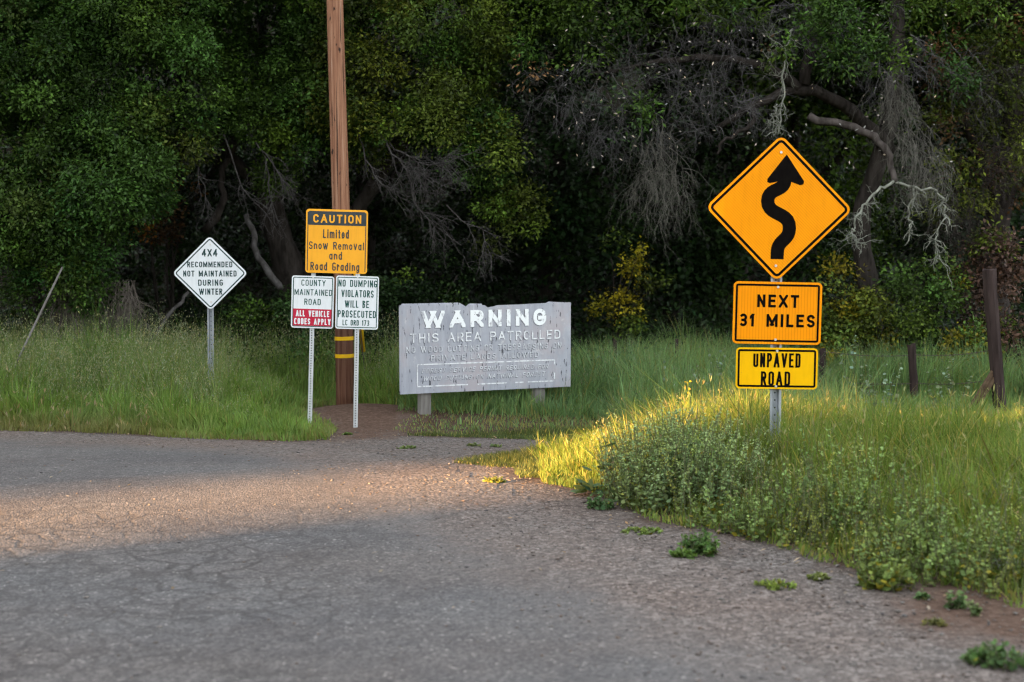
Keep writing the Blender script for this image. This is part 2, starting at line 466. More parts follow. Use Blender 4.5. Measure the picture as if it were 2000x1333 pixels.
def stroke(pts, t):
    P = [np.array(p, float) for p in pts]
    P = [p for i, p in enumerate(P) if i == 0 or np.linalg.norm(p - P[i - 1]) > 1e-5]
    L, Rr = [], []
    n = len(P)
    closed = n > 3 and np.linalg.norm(P[0] - P[-1]) < 1e-4
    for i in range(n):
        a = P[i] - P[i - 1] if i else (P[-1] - P[-2] if closed else P[1] - P[0])
        b = P[i + 1] - P[i] if i < n - 1 else (P[1] - P[0] if closed else P[i] - P[i - 1])
        a = a / np.linalg.norm(a); b = b / np.linalg.norm(b)
        na = np.array([-a[1], a[0]]); nb = np.array([-b[1], b[0]])
        m = na + nb
        l = np.linalg.norm(m)
        m = na if l < 1e-3 else m / l
        k = min(1 / max(np.dot(m, na), .25), 2.2)
        L.append(P[i] + m * t / 2 * k); Rr.append(P[i] - m * t / 2 * k)
    return L, Rr

def clip_half(poly, ax, lim, sgn):
    out = []
    for i in range(len(poly)):
        a, b = poly[i - 1], poly[i]
        da, db = sgn * (lim - a[ax]), sgn * (lim - b[ax])
        if (da >= 0) != (db >= 0):
            t = da / (da - db); out.append(a + (b - a) * t)
        if db >= 0: out.append(b)
    return out

def split_sharp(pts):
    P = [np.array(p, float) for p in pts]
    P = [p for i, p in enumerate(P) if i == 0 or np.linalg.norm(p - P[i - 1]) > 1e-6]
    out, cur = [], [P[0]]
    for i in range(1, len(P)):
        cur.append(P[i])
        if i < len(P) - 1:
            a, b = P[i] - P[i - 1], P[i + 1] - P[i]
            if np.dot(a, b) / (np.linalg.norm(a) * np.linalg.norm(b)) < .6:
                out.append(cur); cur = [P[i]]
    out.append(cur)
    return out

def text_mesh(mb, s, cx, z0, h, width, tk, y=-.0016, shear=0.0, m=0):
    """writes s centred on cx with its base line at z0, cap height h, fitted to width"""
    gap = .2
    nat = sum(GW.get(c, .56) for c in s) + gap * (len(s) - 1)
    k = width / nat
    x = cx - width / 2
    t = h * tk
    n = 0
    for c in s:
        w = GW.get(c, .56) * k
        if c != ' ':
            W_, H_ = max(w - t, 1e-4), h - t
            lo = -t / 2 - (h * .35 if c == 'g' else 0)
            for st0 in glyph(c, W_, H_):
                for st in split_sharp(st0):
                    if len(st) < 2: continue
                    if np.linalg.norm(st[0] - st[-1]) > 1e-4:
                        for e, f in ((0, 1), (-1, -2)):
                            dv = st[e] - st[f]; l = np.linalg.norm(dv)
                            diag = min(abs(dv[0]), abs(dv[1])) > .08 * l and len(st) < 4
                            free_arc = len(st) > 6
                            st[e] = st[e] + dv / l * (t * 1.2 if diag else (t * .2 if free_arc else t * .5))
                    L, Rr = stroke(st, t)
                    n += 1
                    yy = y - .00006 * (n % 12)
                    for i in range(len(L) - 1):
                        q = [Rr[i], Rr[i + 1], L[i + 1], L[i]]
                        for ax_, lim, sg in ((0, W_ + t / 2, 1), (0, -t / 2, -1), (1, H_ + t / 2, 1), (1, lo, -1)):
                            q = clip_half(q, ax_, lim, sg)
                            if len(q) < 3: break
                        if len(q) < 3: continue
                        mb.add([(x + t / 2 + p_[0] + shear * (p_[1] + t / 2), yy, z0 + t / 2 + p_[1]) for p_ in q], [tuple(range(len(q)))], m)
        x += w + gap * k

def rrect(w, h, r, n=6, rot=0.0):
    pts = []
    for cx, cz, a in ((w / 2 - r, h / 2 - r, 0), (-w / 2 + r, h / 2 - r, 90), (-w / 2 + r, -h / 2 + r, 180), (w / 2 - r, -h / 2 + r, 270)):
        pts += arc(cx, cz, r, r, a, a + 90, n)
    c, s = math.cos(rot), math.sin(rot)
    return [(c * x - s * z, s * x + c * z) for x, z in pts]

def ring(mb, o1, o2, y, m=0):
    n = len(o1)
    mb.add([(x, y, z) for x, z in o1] + [(x, y, z) for x, z in o2], [(i, (i + 1) % n, (i + 1) % n + n, i + n) for i in range(n)], m)

def flat(mb, outline, y, m=0):
    mb.add([(x, y, z) for x, z in outline], [tuple(range(len(outline)))], m)

def bolt_mesh(r=.009):
    mb = MB()
    for r_, y in ((r, -.0020), ):
        o = arc(0, 0, r_, r_, 0, 360, 9)[:-1]
        mb.prism(o, -.006, -.0008)
    return mb.mesh('bolt')

def sign_mat(name, c, stripe=None, rough=.5, spec=.12):
    m, nt, bs = new_mat(name)
    v = coords(nt, 'Object')
    f = noise(nt, v, 5, 5)
    col = mixc(nt, 1.0, c, ramp(nt, f, [(.3, (.92, .91, .90)), (.6, (1, 1, 1))]), 'MULTIPLY')
    col = mixc(nt, 1.0, col, ramp(nt, noise(nt, coords(nt, 'Object', (9, 1, .8)), 4, 5), [(.3, (.93, .925, .915)), (.5, (1, 1, 1))]), 'MULTIPLY')
    if stripe:
        mp = nt.nodes.new('ShaderNodeMapping'); mp.inputs['Rotation'].default_value = (0, stripe[1], 0)
        nt.links.new(v, mp.inputs[0])
        w = node(nt, 'ShaderNodeTexWave', Scale=stripe[0]); w.bands_direction = 'X'
        nt.links.new(mp.outputs[0], w.inputs['Vector'])
        col = mixc(nt, 1.0, col, ramp(nt, w.outputs['Fac'], [(.0, (.86, .80, .80)), (.35, (1, 1, 1))]), 'MULTIPLY')
    sp = noise(nt, v, 90, 2)
    col = mixc(nt, ramp(nt, sp, [(.70, (0, 0, 0)), (.76, (.5, .5, .5))]), col, (.25, .2, .15))
    nt.links.new(col, bs.inputs['Base Color'])
    bs.inputs['Roughness'].default_value = rough; bs.inputs['Specular IOR Level'].default_value = spec
    return m

M_ORANGE = sign_mat('orange_sheeting', (1.0, .345, .0), (22, R(45)))
M_ORANGE2 = sign_mat('orange_sheeting_ribbed', (1.0, .335, .0), (16, 0))
M_YELLOW = sign_mat('yellow_sheeting', (.98, .535, .0))
M_CAUTION = sign_mat('faded_amber_sheeting', (.95, .44, .035))
M_WHITE = sign_mat('white_sheeting', (.80, .845, .875))
M_RED = sign_mat('red_sheeting', (.52, .025, .06))
M_BLACK = mat('black_legend', (.004, .003, .003), (.007, .006, .005), 30, rough=.8, spec=.03)
M_GREENBLK = mat('dark_green_legend', (.012, .045, .045), (.02, .06, .058), 30, rough=.6, spec=.1)
M_GREEN = mat('green_legend', (.020, .085, .070), (.028, .10, .085), 30, rough=.6, spec=.1)
M_SLATE = mat('slate_band', (.030, .042, .048), (.05, .06, .065), 8, rough=.45)
M_ALU = mat('plain_aluminium', (.5, .5, .5), (.4, .4, .42), 10, rough=.45, metal=.8)
M_GALV = mat('galvanised_steel', (.30, .33, .37), (.46, .49, .53), 18, (1, 1, .4), .5, .5, .55)
M_PALEPOST = mat('pale_galvanised_steel', (.50, .53, .55), (.66, .69, .70), 25, (1, 1, .3), .55, .4, .25)
M_HOLE = mat('dark_hole', (.02, .02, .022), (.03, .03, .03), 5)
M_BOLT = mat('bolt_steel', (.62, .6, .56), (.8, .78, .74), 40, rough=.35, metal=.6)

def plate(name, parent, centre, outline, m_face, yaw=0, roll=0, border=None, th=.003, tilt=0):
    mb = MB(); mb.prism(outline, 0, th)
    o = link_mesh(name, mb.mesh(name), m_face, parent, Vector(centre) - parent.location, (tilt, roll, yaw))
    return o

def sub(name, parent, mb, m):
    return link_mesh(name, mb.mesh(name), m, parent)

def bolts(parent, spots):
    me = bolt_mesh()
    me.materials.append(M_BOLT)
    for x, z in spots:
        o = bpy.data.objects.new('bolt', me); COL.objects.link(o); o.parent = parent; o.location = (x, 0, z)

def channel_post(parent, p0, p1, m, wdt=.055, name='post'):
    """flanged U-channel steel post from p0 up to p1"""
    k = wdt / .055
    prof_ = [(-.0275, .0), (-.016, .0), (-.011, .022), (.011, .022), (.016, .0), (.0275, .0)]
    inner = [(x, y - .0032) for x, y in prof_][::-1]
    pr = [(x * k, y * k) for x, y in prof_ + inner]
    n = len(pr); mb = MB()
    p0 = np.array(p0, float); p1 = np.array(p1, float)
    V = [(p0[0] + x, p0[1] + y, p0[2]) for x, y in pr] + [(p1[0] + x, p1[1] + y, p1[2]) for x, y in pr]
    mb.add(V, [(i, (i + 1) % n, (i + 1) % n + n, i + n) for i in range(n)] + [(i, i + 1, n - 2 - i, n - 1 - i) for i in range(5)] + [(n + i, 2 * n - 1 - i, 2 * n - 2 - i, n + i + 1) for i in range(5)])
    L = np.linalg.norm(p1 - p0)
    for i in range(int(L / .05)):
        q = p0 + (p1 - p0) * (i + .5) * .05 / L
        o = arc(q[0], q[2], .0045 * k, .0045 * k, 0, 360, 7)[:-1]
        flat(mb, o, q[1] + .0185 * k - .0008, 1)
        
    return link_mesh(name, mb.mesh(name), [m, M_HOLE], parent, -parent.location)

def tube_post(parent, p0, p1, m, w=.045, name='post'):
    """square perforated steel tube"""
    mb = MB(); h = w / 2; b = .006
    p0 = np.array(p0, float); p1 = np.array(p1, float)
    pr = [(h, -h + b), (h, h - b), (h - b, h), (-h + b, h), (-h, h - b), (-h, -h + b), (-h + b, -h), (h - b, -h)]
    V = [(p0[0] + x, p0[1] + y, p0[2]) for x, y in pr] + [(p1[0] + x, p1[1] + y, p1[2]) for x, y in pr]
    mb.add(V, [(i, (i + 1) % 8, (i + 1) % 8 + 8, i + 8) for i in range(8)] + [tuple(range(7, -1, -1)), tuple(range(8, 16))])
    L = np.linalg.norm(p1 - p0)
    for i in range(int(L / .0254)):
        q = p0 + (p1 - p0) * (i + .5) * .0254 / L
        flat(mb, arc(q[0], q[2], .0058, .0058, 0, 360, 9)[:-1], q[1] - h - .0008, 1)
    return link_mesh(name, mb.mesh(name), [m, M_HOLE], parent, -parent.location)

# ---- the winding road sign
Y1 = 9.4
S1 = 1 / scale(Y1)
base = at(1515, 900, Y1); base[2] = float(ground_z(base[0], Y1))
wsign = empty('winding_road_sign', base, 'tall orange diamond winding road sign with two plaques on a steel post in the grass', 'road sign')
top = at(1519, 300, Y1)
channel_post(wsign, base + [0, .012, -.25], top + [0, .012, 0], M_GALV, .075)
def panel_px(parent, name, cx, cy, w, h, r, m, Y, yaw=0, roll=0, diamond=False):
    S = 1 / scale(Y)
    c = at(cx, cy, Y)
    if diamond:
        side = (w + .8284 * r) / math.sqrt(2)
        o = [rrect(side * S, side * S, r * S, 7, R(45))]
        fn = lambda d: rrect((side - 2 * d) * S, (side - 2 * d) * S, max(r - d, 1.0) * S, 7, R(45))
    else:
        o = [rrect(w * S, h * S, r * S, 7)]
        fn = lambda d: rrect((w - 2 * d) * S, (h - 2 * d) * S, max(r - d, 1.0) * S, 7)
    p = plate(name, parent, c, o[0], m, yaw, roll)
    return p, fn, S, (cx, cy)

def border(p, fn, d0, d1, m):
    mb = MB(); ring(mb, fn(d0), fn(d1), -.0012); sub('border', p, mb, m)

p, fn, S, c0 = panel_px(wsign, 'diamond_panel', 1521.5, 407.5, 273, 273, 14, M_ORANGE, Y1 - .012, R(-2), R(1.2), True)
border(p, fn, 4.5, 9.5, M_BLACK)
# winding arrow: centre line in pixels of the photograph
cl = [(1521, 506)]
def bez(p0, p1, p2, p3, n=10):
    return [tuple((1 - t) ** 3 * np.array(p0) + 3 * (1 - t) ** 2 * t * np.array(p1) + 3 * (1 - t) * t ** 2 * np.array(p2) + t ** 3 * np.array(p3)) for t in np.linspace(0, 1, n + 1)[1:]]
cl += [(1521, 492)]
cl += bez((1521, 492), (1521, 468), (1543, 470), (1543, 446))
cl += bez((1543, 446), (1543, 412), (1500, 424), (1499, 393))
cl += bez((1499, 393), (1500, 366), (1531, 376), (1531, 352))
cl += [(1531, 340)]
loc = lambda q, S=S, c0=c0: ((q[0] - c0[0]) * S, (c0[1] - q[1]) * S)
mb = MB()
L, Rr = stroke([loc(q) for q in cl], 25.5 * S)
mb.add([(q[0], -.0014, q[1]) for a, b in zip(L, Rr) for q in (a, b)], [(2 * i + 1, 2 * i + 3, 2 * i + 2, 2 * i) for i in range(len(L) - 1)])
head = [(1533, 303), (1568, 354), (1567, 360), (1561, 362), (1533, 352), (1502, 359), (1497, 357), (1497, 351)][::-1]
flat(mb, [loc(q) for q in head], -.0017)
sub('winding_arrow', p, mb, M_BLACK)
bolts(p, [loc((1522, 299)), loc((1519, 519))])

p, fn, S, c0 = panel_px(wsign, 'distance_plaque', 1518, 612, 172, 122, 9, M_ORANGE2, Y1 - .012, R(-2), R(1.0))
border(p, fn, 4.5, 8.5, M_BLACK)
mb = MB()
text_mesh(mb, 'NEXT', (1519 - 1518) * S, (612 - 601) * S, 25 * S, 81 * S, .20); sub('lettering', p, mb, M_BLACK); mb = MB()
text_mesh(mb, '31', (1459.5 - 1518) * S, (612 - 639) * S, 25 * S, 29 * S, .20)
text_mesh(mb, 'MILES', (1544.5 - 1518) * S, (612 - 639) * S, 25 * S, 94 * S, .20)
sub('lettering', p, mb, M_BLACK)
bolts(p, [(0, 51 * S), (-2 * S, -52 * S)])

p, fn, S, c0 = panel_px(wsign, 'surface_plaque', 1517, 720, 159.5, 81, 8, M_YELLOW, Y1 - .012, R(-2), R(.6))
border(p, fn, 3.5, 7.5, M_BLACK)
mb = MB()
text_mesh(mb, 'UNPAVED', 0, (720 - 718) * S, 28 * S, 92 * S, .145); sub('lettering', p, mb, M_BLACK); mb = MB()
text_mesh(mb, 'ROAD', -2 * S, (720 - 754) * S, 28 * S, 57 * S, .145)
sub('lettering', p, mb, M_BLACK)
bolts(p, [(0, 34.5 * S), (-1 * S, -35 * S)])

# ---- the white 4X4 diamond
Y2 = 15.2
base = at(411.5, 800, Y2); base[2] = float(ground_z(base[0], Y2))
fsign = empty('diamond_sign', base, 'white diamond sign reading 4X4 recommended, on a galvanised post in tall grass', 'road sign')
channel_post(fsign, base + [0, .012, -.25], at(410, 480, Y2) + [0, .012, 0], M_GALV, .068)
p, fn, S, c0 = panel_px(fsign, 'sign_panel', 410.5, 534, 139, 139, 8, M_WHITE, Y2 - .012, R(3), 0, True)
border(p, fn, 3.2, 5.4, M_GREENBLK)
mb = MB()
for s_, cx, yb, h, w in (('4X4', 410, 501.5, 14.5, 30), ('RECOMMENDED', 410, 522.5, 11, 87), ('NOT MAINTAINED', 410, 540.5, 11.5, 103), ('DURING', 411, 558.5, 12, 48), ('WINTER', 411, 576, 12, 45)):
    mb = MB(); text_mesh(mb, s_, (cx - c0[0]) * S, (c0[1] - yb) * S, h * S, w * S, .165); sub('lettering', p, mb, M_GREENBLK)
bolts(p, [(1 * S, 56 * S), (1 * S, -56 * S)])

# ---- the two-post county signs
Y3 = 14.2
b1 = hit(603, 806); b2 = hit(692.5, 836)
YA = YB = float(b2[1])
b2 = at(692.5, 836, YB); b1 = at(602, 822, YA); b1[2] = float(ground_z(b1[0], YA)); b2[2] = float(ground_z(b2[0], YB))
Y3 = YB
csign = empty('county_sign_group', (b1 + b2) / 2, 'amber caution sign above two white county signs bolted to two perforated posts', 'road sign')
tube_post(csign, b1 + [0, .03, -.25], at(611.5, 534, YA) + [0, .03, 0], M_PALEPOST, .042)
tube_post(csign, b2 + [0, .03, -.25], at(699.5, 440, YB) + [0, .03, 0], M_PALEPOST, .042)
Yc = Y3 - .002
p, fn, S, c0 = panel_px(csign, 'caution_panel', 657.5, 472, 120, 124, 6, M_CAUTION, Yc, R(2), R(1.5))
mb = MB()
flat(mb, [loc(q, S, c0) for q in ((600.5, 441), (714.5, 441), (714.5, 417), (711, 414), (604, 414), (600.5, 417))], -.0010)
sub('header_band', p, mb, M_SLATE)
mb = MB()
for x0, x1 in ((600.6, 602.2), (712.8, 714.4)):
    flat(mb, [loc(q, S, c0) for q in ((x0, 530), (x1, 530), (x1, 441.5), (x0, 441.5))], -.0012)
sub('border', p, mb, M_SLATE)
mb = MB(); text_mesh(mb, 'CAUTION', (658 - c0[0]) * S, (c0[1] - 436.5) * S, 16.5 * S, 93 * S, .19)
sub('header_lettering', p, mb, M_CAUTION)
mb = MB()
for s_, cx, yb, h, w in (('Limited', 656, 466, 17, 50), ('Snow Removal', 657.5, 488, 15, 107), ('and', 656, 507.5, 15.5, 25), ('Road Grading', 655, 529, 16, 95)):
    mb = MB(); text_mesh(mb, s_, (cx - c0[0]) * S, (c0[1] - yb) * S, h * S, w * S, .13); sub('lettering', p, mb, M_SLATE)

p, fn, S, c0 = panel_px(csign, 'county_road_panel', 610.5, 590.5, 82.5, 102, 5, M_WHITE, Yc, R(2), R(1.9))
border(p, fn, 2.6, 4.2, M_GREEN)
mb = MB()
for s_, cx, yb, h, w in (('COUNTY', 611.5, 559, 12, 47), ('MAINTAINED', 611.5, 577.5, 12, 73), ('ROAD', 610.5, 596, 12, 32)):
    mb = MB(); text_mesh(mb, s_, (cx - c0[0]) * S, (c0[1] - yb) * S, h * S, w * S, .13); sub('lettering', p, mb, M_GREEN)
mb = MB(); flat(mb, [loc(q, S, c0) for q in ((573.2, 637), (647.8, 637), (647.8, 604), (573.2, 604))], -.0016); sub('red_band', p, mb, M_RED)
mb = MB()
text_mesh(mb, 'ALL VEHICLE', (611 - c0[0]) * S, (c0[1] - 619) * S, 12 * S, 65 * S, .19, -.0026); sub('red_band_lettering', p, mb, M_WHITE); mb = MB()
text_mesh(mb, 'CODES APPLY', (611 - c0[0]) * S, (c0[1] - 634.5) * S, 12 * S, 71 * S, .19, -.0026)
sub('red_band_lettering', p, mb, M_WHITE)
bolts(p, [(0, 48 * S)])

p, fn, S, c0 = panel_px(csign, 'no_dumping_panel', 697.5, 591.5, 83.5, 104, 5, M_WHITE, Yc, R(2), R(1.7))
border(p, fn, 2.6, 4.2, M_GREEN)
mb = MB()
for s_, cx, yb, h, w in (('NO DUMPING', 698, 561, 13.5, 75), ('VIOLATORS', 698, 581, 14, 63), ('WILL BE', 697, 601.5, 14, 47), ('PROSECUTED', 697.5, 621, 14, 74), ('LC ORD 173', 696, 636.5, 11, 52)):
    mb = MB(); text_mesh(mb, s_, (cx - c0[0]) * S, (c0[1] - yb) * S, h * S, w * S, .14); sub('lettering', p, mb, M_GREEN)
bolts(p, [(0, 49 * S)])

# ---- the weathered wooden warning board
m_board, nt, bs = new_mat('weathered_painted_plywood')
v = coords(nt, 'Object', (1, 1, 1)); vst = coords(nt, 'Object', (7, 1, .7))
c = ramp(nt, noise(nt, v, 2.5, 6), [(.3, (.33, .355, .415)), (.55, (.42, .44, .495)), (.75, (.49, .465, .495))])
c = mixc(nt, ramp(nt, noise(nt, vst, 3, 6, .7), [(.42, (0, 0, 0)), (.7, (.55, .55, .55))]), c, (.25, .265, .31))
c = mixc(nt, ramp(nt, noise(nt, vst, 5, 3, .6), [(.62, (0, 0, 0)), (.7, (.5, .5, .5))]), c, (.60, .60, .62))
c = mixc(nt, ramp(nt, noise(nt, coords(nt, 'Object', (1.2, 1, 1)), 1.7, 7, .72), [(.50, (0, 0, 0)), (.62, (.75, .75, .75))]), c, (.42, .39, .42))
c = mixc(nt, ramp(nt, noise(nt, coords(nt, 'Object', (3, 1, 2)), 3.1, 6, .75), [(.60, (0, 0, 0)), (.66, (.6, .6, .6))]), c, (.60, .60, .61))
chip = noise(nt, coords(nt, 'Object', (3.5, 1, .8)), 9, 3, .6)
c = mixc(nt, ramp(nt, chip, [(.62, (0, 0, 0)), (.645, (.85, .85, .85))]), c, (.045, .045, .055))
nt.links.new(c, bs.inputs['Base Color']); bs.inputs['Roughness'].default_value = .8; bs.inputs['Specular IOR Level'].default_value = .2
bump(nt, noise(nt, vst, 12, 5), .4, .006, bs)

def worn(name, c1, lo, hi, c2=(.40, .415, .46)):
    m, nt, bs = new_mat(name)
    v = coords(nt, 'Object', (1, 1, .6))
    k = ramp(nt, noise(nt, v, 17, 5, .7), [(lo, (0, 0, 0)), (hi, (1, 1, 1))])
    nt.links.new(mixc(nt, k, c1, c2), bs.inputs['Base Color']); bs.inputs['Roughness'].default_value = .7
    return m
M_WPAINT = worn('chipped_white_paint', (.84, .88, .90), .55, .62)
M_WPAINT2 = worn('worn_white_paint', (.76, .79, .82), .48, .60)
M_WPAINT3 = worn('mostly_worn_white_paint', (.68, .71, .75), .41, .56)
M_GHOST = worn('bare_dark_wood_ghost', (.12, .13, .155), .50, .62)

YL, YR = 14.75, 15.55
TL, TR = at(777.5, 594, YL), at(1112.5, 589, YR)
BL, BR = at(782, 770, YL), at(1118.5, 757, YR)
ux = (TR - TL); bw = float(np.hypot(ux[0], ux[1])); yaw = math.atan2(ux[1], ux[0])
bh = float((TL[2] + TR[2] - BL[2] - BR[2]) / 2)
bc = (TL + TR + BL + BR) / 4
g0 = float(ground_z(bc[0], bc[1]))
wb = empty('warning_board', (bc[0], bc[1], g0), 'weathered grey plywood warning board with peeling white lettering on two posts', 'sign board')
wb.rotation_euler = (0, 0, yaw)
zc = float(bc[2]) - g0
def bl(px, py):                     # photograph pixel -> board coordinates (bilinear over its corners)
    x0 = 777.5 + (py - 594) / 176 * 4.5; x1 = 1112.5 + (py - 589) / 168 * 6
    s = (px - x0) / (x1 - x0)
    zt = 594 - 5 * s; zb = 770 - 13 * s
    t = (py - zt) / (zb - zt)
    return ((s - .5) * bw, (.5 - t) * bh)
tooth = [(0, 0), (.02, .0), (.30, .004), (.345, -.004), (.355, -.028), (.395, -.032), (.40, -.012), (.485, -.010), (.50, -.038), (.535, -.032), (.56, -.016), (.60, -.012), (.70, -.014), (.78, -.004), (.88, -.002), (1, 0)]
rnd = random.Random(4)
outl = [(-bw / 2, -bh / 2), (bw / 2, -bh / 2 + .004)]
tp = [((u - .5) * bw + rnd.uniform(-.004, .004), bh / 2 + dz * .95 - .012 - rnd.uniform(0, .006)) for u, dz in tooth]
outl += tp[::-1]
mb = MB(); mb.prism(outl, 0, .016)
board = link_mesh('board', mb.mesh('board'), m_board, wb, (0, 0, zc), (0, 0, 0))
mb = MB(); mb.prism([(-bw * .485, bh * .25), (bw * .47, bh * .25), (bw * .47, bh * .5 - .014), (bw * .37, bh * .5 - .002), (bw * .32, bh * .5 - .05), (-bw * .02, bh * .5 - .055), (-bw * .03, bh * .5 - .012), (-bw * .10, bh * .5 - .008), (-bw * .12, bh * .5 - .04), (-bw * .16, bh * .5 + .004), (-bw * .485, bh * .5 + .002)], .018, .03)
link_mesh('backing_layer', mb.mesh('backing_layer'), m_board, wb, (0, 0, zc))
M_OLDPOST = bark_mat('old_grey_post', (.16, .15, .14), (.30, .29, .27), 16, (1, 1, .12), .6)
for px, py in ((832, 824), (1057, 800)):
    x = bl(px, 700)[0]
    q = wb.matrix_basis @ Vector((x, .08, 0))
    gz = float(ground_z(q.x, q.y)) - g0
    mb = MB(); mb.box((0, 0, 0), (.115, .10, zc + bh * .42 + .25 - gz))
    link_mesh('post', mb.mesh('post'), M_OLDPOST, wb, (x, .084, (zc + bh * .42 - .25 + gz) / 2), (0, R(rnd.uniform(-1, 1)), 0))
def btext(s_, x0, x1, ym, hpx, tk, m, name, ghost=True, shear=0., dy=0.):
    """x0,x1 in photograph pixels on line at mid height ym (board middle slope follows)"""
    a = bl(x0, ym); b = bl(x1, ym)
    cxm = (x0 + x1) / 2
    ztop = bl(cxm, ym - hpx / 2)[1]; zbot = bl(cxm, ym + hpx / 2)[1]
    mb = MB(); text_mesh(mb, s_, (a[0] + b[0]) / 2, zbot, ztop - zbot, b[0] - a[0], tk, -.0030 - dy, shear)
    link_mesh(name, mb.mesh(name), m, board)
    if ghost:
        mb = MB(); text_mesh(mb, s_, (a[0] + b[0]) / 2 - .005, zbot - .007, ztop - zbot, b[0] - a[0], tk * 1.15, -.0014, shear)
        link_mesh('worn_lettering', mb.mesh('worn_lettering'), M_GHOST, board)
btext('WARNING', 819, 1063, 622, 33, .245, M_WPAINT, 'headline_lettering')
btext('THIS AREA PATROLLED', 799, 1093, 657, 18, .15, M_WPAINT2, 'lettering')
btext('NO WOOD CUTTING OR TRESPASSING ON', 792, 1096, 679, 12, .15, M_WPAINT3, 'lettering')
btext('PRIVATE LANDS ALLOWED', 839, 1050, 696, 11, .15, M_WPAINT3, 'lettering')
btext('FOREST SERVICE PERMIT REQUIRED FOR', 822, 1070, 720, 9, .17, M_WPAINT3, 'lettering', True, .3)
btext('WOOD CUTTING ON NATIONAL FOREST', 824, 1064, 735, 9, .17, M_WPAINT3, 'lettering', True, .3)
mb = MB()
x0, z0 = bl(814, 733)[0], bl(947, 750)[1]; x1, z1 = bl(1084, 733)[0], bl(947, 708)[1]
for (a, b) in (((x0, z0), (x0 + .57, z0)), ((x0 + .68, z0), (x0 + 1.02, z0)), ((x0 + 1.12, z0), (x0 + 1.22, z0)), ((x0 + 1.27, z0), (x1, z0)), ((x0, z1), (x1, z1)), ((x0, z0), (x0, z1)), ((x1, z0 + .02), (x1, z0 + .09)), ((x1, z1 - .05), (x1, z1))):
    L, Rr = stroke([a, b], .013)
    mb.add([(q[0], -.0022 - .0001 * len(mb.V), q[1]) for l, r in zip(L, Rr) for q in (l, r)], [(1, 3, 2, 0)])
sub('frame_line', board, mb, M_WPAINT2)

# ---- utility pole
YP = 15.6
m_pole, nt, bs = new_mat('pole_wood')
v = coords(nt, 'Object', (16, 16, .4))
c = ramp(nt, noise(nt, v, 2.4, 8, .7), [(.30, (.07, .032, .02)), (.44, (.22, .10, .058)), (.56, (.33, .17, .10)), (.70, (.40, .27, .20))])
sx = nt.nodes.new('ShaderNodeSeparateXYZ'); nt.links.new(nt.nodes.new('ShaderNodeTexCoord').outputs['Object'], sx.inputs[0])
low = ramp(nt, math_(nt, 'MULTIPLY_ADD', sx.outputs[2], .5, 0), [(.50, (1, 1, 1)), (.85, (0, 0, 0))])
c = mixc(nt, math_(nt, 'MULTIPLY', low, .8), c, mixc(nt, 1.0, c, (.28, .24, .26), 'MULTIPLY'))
kn = noise(nt, coords(nt, 'Object', (5, 5, 2.2)), 3.2, 2, .5)
c = mixc(nt, ramp(nt, kn, [(.68, (0, 0, 0)), (.72, (1, 1, 1))]), c, (.035, .02, .015))
ck = noise(nt, coords(nt, 'Object', (14, 14, .22)), 4, 3, .5)
c = mixc(nt, ramp(nt, ck, [(.62, (0, 0, 0)), (.66, (.9, .9, .9))]), c, (.025, .015, .012))
nt.links.new(c, bs.inputs['Base Color']); bs.inputs['Roughness'].default_value = .8; bs.inputs['Specular IOR Level'].default_value = .2
bump(nt, noise(nt, v, 5, 6), .6, .012, bs)
pb = at(674.5, 797, YP); pb[2] = float(ground_z(pb[0], YP))
ptop = pb + (at(655, 0, YP) - at(674.5, 795, YP)) * 2.0
pole = empty('utility_pole', pb, 'leaning brown wooden utility pole with two yellow bands behind the county signs', 'utility pole')
zz = np.linspace(-.3, 1, 30)
pts = [np.array(ptop - pb) * max(t, -.02) + np.array([.006 * math.sin(9 * t), .006 * math.cos(7 * t), 0]) for t in np.linspace(-.02, 1, 30)]
mb = MB(); mb.tube(pts, np.linspace(.103, .078, 30), 24)
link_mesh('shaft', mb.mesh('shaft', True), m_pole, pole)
M_YBAND = mat('yellow_reflective_band', (.85, .52, .01), (.75, .42, .01), 12, rough=.4)
ax = (ptop - pb); ax = ax / np.linalg.norm(ax)
for py in (661, 695):
    q = at(672, py, YP) - pb
    tt = q[2] / ax[2]
    c_ = ax * tt + np.array([.006 * math.sin(9 * tt / 8.8), .006, 0])
    mb = MB(); mb.tube([c_ - ax * .02, c_ + ax * .02], .1055, 24)
    link_mesh('yellow_band', mb.mesh('yellow_band', False), M_YBAND, pole)

M_FWIRE = mat('rusty_wire', (.09, .07, .06), (.15, .12, .11), 30, rough=.7, metal=.4)
# guy wire with its yellow guard
g1 = at(718, 800, 17.0); g1[2] = float(ground_z(g1[0], 17.0))
guy = empty('guy_wire', g1, 'steel guy wire with yellow plastic guard anchored behind the utility pole', 'guy wire')
tow = at(671, 290, YP + .1)
mb = MB(); mb.tube([np.zeros(3) - [0, 0, .1], np.array(tow - g1)], .005, 6); link_mesh('wire', mb.mesh('wire'), M_FWIRE, guy)
d_ = (tow - g1) / np.linalg.norm(tow - g1)
mb = MB(); mb.tube([d_ * .60, d_ * 1.9], .026, 10); link_mesh('guard', mb.mesh('guard', True), M_YBAND, guy)

